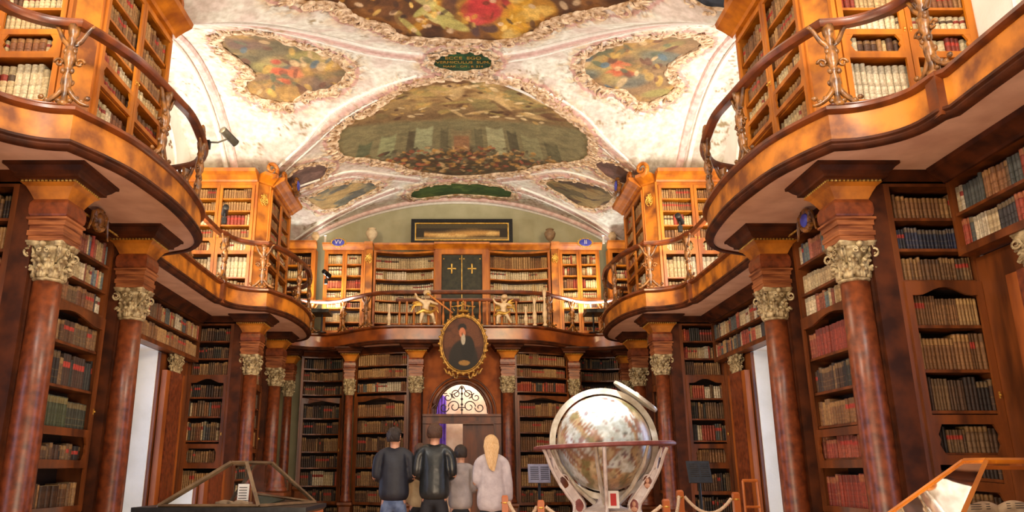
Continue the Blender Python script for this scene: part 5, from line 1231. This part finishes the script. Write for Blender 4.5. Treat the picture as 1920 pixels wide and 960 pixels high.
for k in range(6): flat_leg(PI + .35 + k * PI / 3)
b = MB(); b.lathe([(.62, .04), (.66, .06), (.66, .12), (.60, .14), (.3, .15), (.14, .2), (.1, .5), (.16, .62), (.34, .70), (.36, .74), (.2, .78), (.12, .84), (.1, .9)], n=48).build('base', M['pale'], T, smooth=True)
b = MB()
for k in range(6):
    a = k * PI / 3 + .2; b.tube([(.16 * math.cos(a), .16 * math.sin(a), .82), (.40 * math.cos(a), .40 * math.sin(a), 1.02), (.60 * math.cos(a), .60 * math.sin(a), 1.3), (.68 * math.cos(a), .68 * math.sin(a), 1.52)], [.03, .028, .024, .02], 8)
b.build('inner_struts', M['brass'], T, smooth=True)
T2 = thing('coat_of_arms', 'small red and white painted shield at the foot of the globe stand', 'shield', (GX_ + .0, GY_ - .45, .78))
MB().box(-.07, .07, -.015, .01, 0, .2).build('white_field', M['white'], T2); MB().box(-.035, .035, -.022, -.015, .03, .17).build('red_field', mat('vermilion', L(190, 40, 36), None, 6, .5), T2)
# rope barrier
RP = [(.58, 9.0, .95), (.95, 8.7, .91), (2.30, 8.7, .92), (2.62, 9.3, 1.0), (3.23, 9.2, .98)]
NMP = ['first rope post from the left, beside the blond person', 'rope post left of the globe', 'shorter rope post right of the globe', 'taller rope post just behind the shorter one', 'rope post farthest right, near the music stand']
for (x, y, z), nm in zip(RP, NMP):
    T = thing('barrier_post', 'orange pine ' + nm, 'post', (x, y, 0), 'wooden rope posts')
    MB().rects(0, 0, .035, .035, [(0, .03), (0, z - .02), (-.01, z)]).build('shaft', M['post'], T); MB().rects(0, 0, .1, .1, [(0, 0), (0, .02), (-.03, .03)]).build('foot', M['post'], T)
    MB().lathe([(.04, z - .09), (.045, z - .08), (.04, z - .07)], n=12).build('rope_collar', M['gilt'], T, smooth=True)
for i, (a, b_) in enumerate(((0, 1), (1, 2), (2, 3), (3, 4))):
    p = Vector(RP[a]); q = Vector(RP[b_]); p.z -= .07; q.z -= .07; dd = (q - p); dd.z = 0; dd.normalize(); p += dd * .05; q -= dd * .05; sag = .12 + .10 * (q - p).length
    P = [tuple(p.lerp(q, t) - Vector((0, 0, sag * 4 * t * (1 - t)))) for t in np.linspace(0, 1, 22)]
    o = MB().tube(P, .019, 8).build('rope', M['rope'], smooth=True)
    tag(o, ['pale barrier rope left of the globe', 'long pale barrier rope passing in front of the globe', 'short pale barrier rope between the two close posts', 'pale barrier rope to the right of the globe'][i], 'rope', 'barrier ropes')
# stands with printed sheets
def stand(x, y, z, label, m, w=.3, h=.24):
    T = thing('information_stand', label, 'stand', (x, y, 0))
    MB().lathe([(.16, 0), (.16, .02), (.03, .04), (.018, .06), (.018, z - .1)], n=20).build('pole', M['black'], T, smooth=True)
    o = MB().box(-w / 2, w / 2, -.012, .012, -h / 2, h / 2).build('panel', M[m], T); o.location = (0, -.03, z); o.rotation_euler = (-.35, 0, 0)
    b = MB()
    for i in range(7):
        for j in range(2): b.box(-w / 2 + .03 + j * w * .47, -w / 2 + .03 + j * w * .47 + w * .38, -.0135, -.0125, h / 2 - .05 - i * .028, h / 2 - .04 - i * .028)
    l = b.build('printed_lines', M['black'] if m == 'sheet' else M['iron'], T); l.location = o.location; l.rotation_euler = o.rotation_euler
M['sheet'] = mat('pale_blue_sheet', L(130, 134, 166), L(150, 154, 186), 10, .6); M['darksheet'] = mat('dark_blue_board', L(32, 38, 50), L(44, 50, 64), 10, .5)
stand(1.16, 11.0, 1.18, 'information stand with a pale printed sheet left of the globe', 'sheet', .3, .26)
stand(3.30, 10.8, 1.2, 'information stand with a dark board right of the globe', 'darksheet', .31, .3)
# stool
T = thing('wooden_chair', 'light wooden chair by the right window, its back toward the camera', 'chair', (3.56, 9.6, 0))
b = MB()
for s in (-1, 1): b.tube([(s * .09, 0, .42), (s * .085, .02, 1.1)], .016, 6)
b.tube([(-.09, .02, 1.1), (.09, .02, 1.1)], .02, 6); b.tube([(-.09, .01, .8), (.09, .01, .8)], .016, 6); b.tube([(-.09, .01, .72), (.09, .01, .72)], .012, 6); b.build('backrest', M['post'], T, smooth=True)
MB().rects(0, -.15, .17, .17, [(0, .42), (.01, .43), (.01, .45), (0, .46)]).build('seat', M['post'], T)
for sx in (-1, 1):
    for sy in (-.3, 0): MB().tube([(sx * .13, sy, .42), (sx * .16, sy * 1.15 - .01, 0)], [.02, .014], 6).build('leg', M['post'], T, smooth=True)

M['vellum'] = mat('old_vellum', L(120, 96, 72), L(176, 150, 120), 12, 0.8)
# ------------------------------------------------------------------ glass show cases
def bar(b, p, q, r): b.tube([p, q], r, 4)
T = thing('display_case', 'glass show case with a sloping bronze frame and open manuscript, lower left', 'display case', (-1.68, 6.1, 0))
b = MB().rects(-.0, .25, .62, .42, [(-.08, 0), (-.08, .06), (-.1, .08), (-.1, .78), (0, .82), (.0, .90)]); b.build('table', M['post'], T); MB().rects(0, .25, .62, .42, [(0, .90), (.02, .92), (.02, .95)]).build('table_top', M['black'], T)
A = [(-.46, -.14, .955), (.28, -.14, .955), (.56, .6, .955), (-.2, .6, .955)]; Tp = [(-.02, .12, 1.27), (.10, .12, 1.27), (.22, .42, 1.27), (.08, .42, 1.27)]
M['bronze'] = mat('dull_bronze', L(84, 66, 48), L(120, 98, 72), 10, .35, metal=.5)
b = MB()
for k in range(4): bar(b, A[k], A[(k + 1) % 4], .018); bar(b, A[k], Tp[k], .019); bar(b, Tp[k], Tp[(k + 1) % 4], .015)
b.build('bronze_frame', M['bronze'], T)
b = MB()
for k in range(4): b.add([A[k], A[(k + 1) % 4], Tp[(k + 1) % 4], Tp[k]], [(0, 1, 2, 3)])
b.build('glass_panes', M['glass'], T)
MB().box(-.42, .3, -.1, .5, .952, .962).build('green_cloth', mat('dark_green_cloth', L(26, 34, 22), L(40, 50, 32), 30, .9), T)
def open_book(x, y, z, s, label, rz=0, tilt=0):
    T = thing('open_manuscript', label, 'book', (x, y, z)); T.rotation_euler = (tilt, 0, rz)
    for sd in (-1, 1):
        b = MB(); P = []; n = 10
        for i in range(n + 1):
            u = i / n; zz = .02 + .045 * math.sin(PI * min(1, u * 1.25) * .8) * (1 - u * .5)
            P += [(sd * u * .2 * s, -.15 * s, zz * s), (sd * u * .2 * s, .15 * s, zz * s), (sd * u * .2 * s, .15 * s, 0), (sd * u * .2 * s, -.15 * s, 0)]
        F = [];
        for i in range(n):
            for q in range(4): F.append((i * 4 + q, i * 4 + (q + 1) % 4, (i + 1) * 4 + (q + 1) % 4, (i + 1) * 4 + q))
        F += [(0, 1, 2, 3), (n * 4 + 3, n * 4 + 2, n * 4 + 1, n * 4)]
        b.add(P, F); b.build('pages', M['vellum'], T, smooth=True)
        b = MB()
        for r_ in range(8):
            if r_ % 4 != 3: b.box(*sorted((sd * .05 * s, sd * .17 * s)), (.11 - r_ * .03) * s, (.118 - r_ * .03) * s, .052 * s, .0535 * s)
        b.build('script_lines', M['iron'], T)
    MB().box(-.21 * s, .21 * s, -.16 * s, .16 * s, -.006, 0).build('binding', M['dark'], T)
open_book(-1.66, 6.22, .972, .62, 'open manuscript lying in the left show case', .1)
T = thing('caption_card', 'white printed card standing in the left show case', 'card', (-1.66, 6.42, .965)); MB().box(-.045, .045, 0, .006, 0, .17).build('card', M['white'], T).rotation_euler = (-.15, 0, 0)
b = MB()
for i in range(6): b.box(-.035, .03, -.002, -.001, .14 - i * .02, .146 - i * .02)
o = b.build('printed_lines', M['iron'], T); o.rotation_euler = (-.15, 0, 0)
T = thing('display_case', 'glass show case with an orange wooden frame, lower right corner', 'display case', (2.70, 3.6, 0))
b = MB().rects(0, 0, .60, .30, [(-.08, 0), (-.08, .08), (-.05, .1), (-.05, .80), (0, .84), (0, .93), (.02, .96)]); b.build('table', M['post'], T)
A = [(-.60, -.3, .97), (.60, -.3, .97), (.60, .3, .97), (-.60, .3, .97)]; Tp = [(-.24, -.02, 1.25), (.44, -.02, 1.25), (.44, .14, 1.25), (-.24, .14, 1.25)]
b = MB()
for k in range(4): bar(b, A[k], A[(k + 1) % 4], .012); bar(b, A[k], Tp[k], .012); bar(b, Tp[k], Tp[(k + 1) % 4], .013)
b.build('wooden_frame', M['honey'], T)
b = MB()
for k in range(4): b.add([A[k], A[(k + 1) % 4], Tp[(k + 1) % 4], Tp[k]], [(0, 1, 2, 3)])
b.add(Tp, [(0, 1, 2, 3)]); b.build('glass_panes', M['glass'], T)
open_book(2.57, 3.68, 1.03, .62, 'open manuscript propped up in the right show case', -.6, .6)
open_book(3.0, 3.7, .99, .6, 'open manuscript lying at the far end of the right show case', .3, .3)

# ------------------------------------------------------------------ books
def book_geo(bk, near):
    f = bk['f']; w = bk['w']; h = bk['h']; dp = bk['dep']
    p = Vector(f(bk['s'], bk['d'], bk['z'])); q = Vector(f(bk['s'] + w, bk['d'], bk['z'])); u = (q - p).normalized(); n = Vector((u.y, -u.x, 0))
    P = lambda a, d, z: p + u * a + n * d + Vector((0, 0, z))
    return P, u, n
def lc(c, k=1.0): v = lin(c) * k; return (float(v[0]), float(v[1]), float(v[2]), 1)
def srgbc(c, k=1.0):
    c = tuple(min(255, q * k) for q in c); return L(*c)
def spine(b, P, w, h, dp, c, lab, seed, col, bands=True):
    bul = min(.012, w * .25); prof = [(0, -dp), (0, -.006), (w * .14, bul * .55), (w * .38, bul), (w * .62, bul), (w * .86, bul * .55), (w, -.006), (w, -dp)]
    zs = [0, .02, .2, .22, .42, .44, .58, .76, .78, .97, 1.0]; light_ = (c[0] + c[1] + c[2]) / 3 > 140
    lc_ = (150, 56, 40) if light_ else ((176, 56, 40) if lab < .35 else (206, 180, 120))
    if seed > .6 and light_: lc_ = (90, 70, 50)
    cols = []
    for i in range(10):
        k = c
        if i in (1 - 1, 2, 4, 8 - 0, 9): k = tuple(q * .82 for q in c)
        if i in (2, 4, 8) and lab > .5 and not light_: k = tuple(q * .6 + r * .4 for q, r in zip(c, (200, 160, 90)))
        if i == 7 and lab < .22: k = None
        if i == 6 and lab < .22: k = lc_
        cols.append(k or c)
    n = len(prof); V = [P(a, d, z * h) for z in zs for a, d in prof]; base = len(b.v); b.v += [tuple(v) for v in V]
    for i in range(len(zs) - 1):
        for k in range(n - 1):
            b.f.append((base + i * n + k, base + i * n + k + 1, base + (i + 1) * n + k + 1, base + (i + 1) * n + k)); b.c.append(col(cols[i], .97 + .06 * ((k * 7 + i) % 3) / 2))
    t = len(zs) - 1
    # head: boards with the page block sunk between them
    b.f.append(tuple(base + t * n + k for k in range(n))); b.c.append(col((196, 176, 136) if dp > .05 else c, .9))
    b.f.append(tuple(base + k for k in range(n))[::-1]); b.c.append(col(c, .7))
from bpy_extras.object_utils import world_to_camera_view as w2c
bpy.context.view_layer.update(); dg = bpy.context.evaluated_depsgraph_get(); camp = Vector(cam.location)
for bk in BOOKS:
    P, u, n = book_geo(bk, False); mid = P(bk['w'] / 2, .02, bk['h'] / 2)
    a = w2c(SC, cam, mid); bk['A'] = 0; dv = (camp - mid)
    if a.z <= 0 or not (0.0 < a.x < 1.0 and .0 < a.y < 1.0): continue
    ratio = max(0, n.dot(dv.normalized()));
    if ratio <= 0.03: continue
    bk['A'] = bk['w'] * bk['h'] * ratio / a.z ** 2
cand = sorted([b for b in BOOKS if b['A'] > 0], key=lambda b: -b['A']); chosen = []
for bk in cand:
    if len(chosen) >= 300: break
    P, u, n = book_geo(bk, False); vis = 0
    for zz in (.3, .7):
        mid = P(bk['w'] / 2, .03, bk['h'] * zz); d = (mid - camp); L_ = d.length; d.normalize(); hit, loc, *_ = SC.ray_cast(dg, camp, d, distance=L_ - .02)
        vis += (not hit)
    if vis: bk['solo'] = True; chosen.append(bk)
rest = MB()
for bk in BOOKS:
    P, u, n = book_geo(bk, False)
    if not bk.get('solo'): spine(rest, P, bk['w'], bk['h'], bk['dep'] if bk['A'] > 0 else .1, bk['c'], bk['lab'], bk['seed'], srgbc)
ro = rest.build('books', M['book'], fix=False); tag(ro, 'hundreds of smaller old books filling the rest of the shelves', 'books', kind='stuff')
for bi, bk in enumerate(chosen):
    P, u, n = book_geo(bk, True); o0 = P(0, 0, 0)
    T = bpy.data.objects.new('book', None); COL.objects.link(T); T.location = o0; T.rotation_euler = (0, 0, math.atan2(u.y, u.x))
    w, h, dp = bk['w'], bk['h'], bk['dep']; Q = lambda a, d, z: Vector((a, -d, z))
    b = MB(); spine(b, Q, w, h, dp, bk['c'], bk['lab'], bk['seed'], srgbc); b.build('cover', M['book'], T, fix=False)
    MB().box(w * .12, w * .88, .012, dp - .004, h * .985, h * 1.002).build('page_block', M['page'], T)
    if bi < 110:
      for zz in (.21, .43, .77):
        b = MB(); b.tube([(w * .02, .008, h * zz), (w * .25, -min(.012, w * .25) * .9, h * zz), (w * .5, -min(.012, w * .25) * 1.1, h * zz), (w * .75, -min(.012, w * .25) * .9, h * zz), (w * .98, .008, h * zz)], .0035, 5, srgbc(bk['c'], .9)).build('raised_band', M['book'], T)
    lab = '%s book, %s from left, %s' % (colname(bk['c']), ORD[min(bk['k'] - 1, len(ORD) - 1)], bk['where'])
    tag(T, lab, 'book', 'old books on the shelves')
print('BOOKS', len(BOOKS), 'solo', len(chosen))
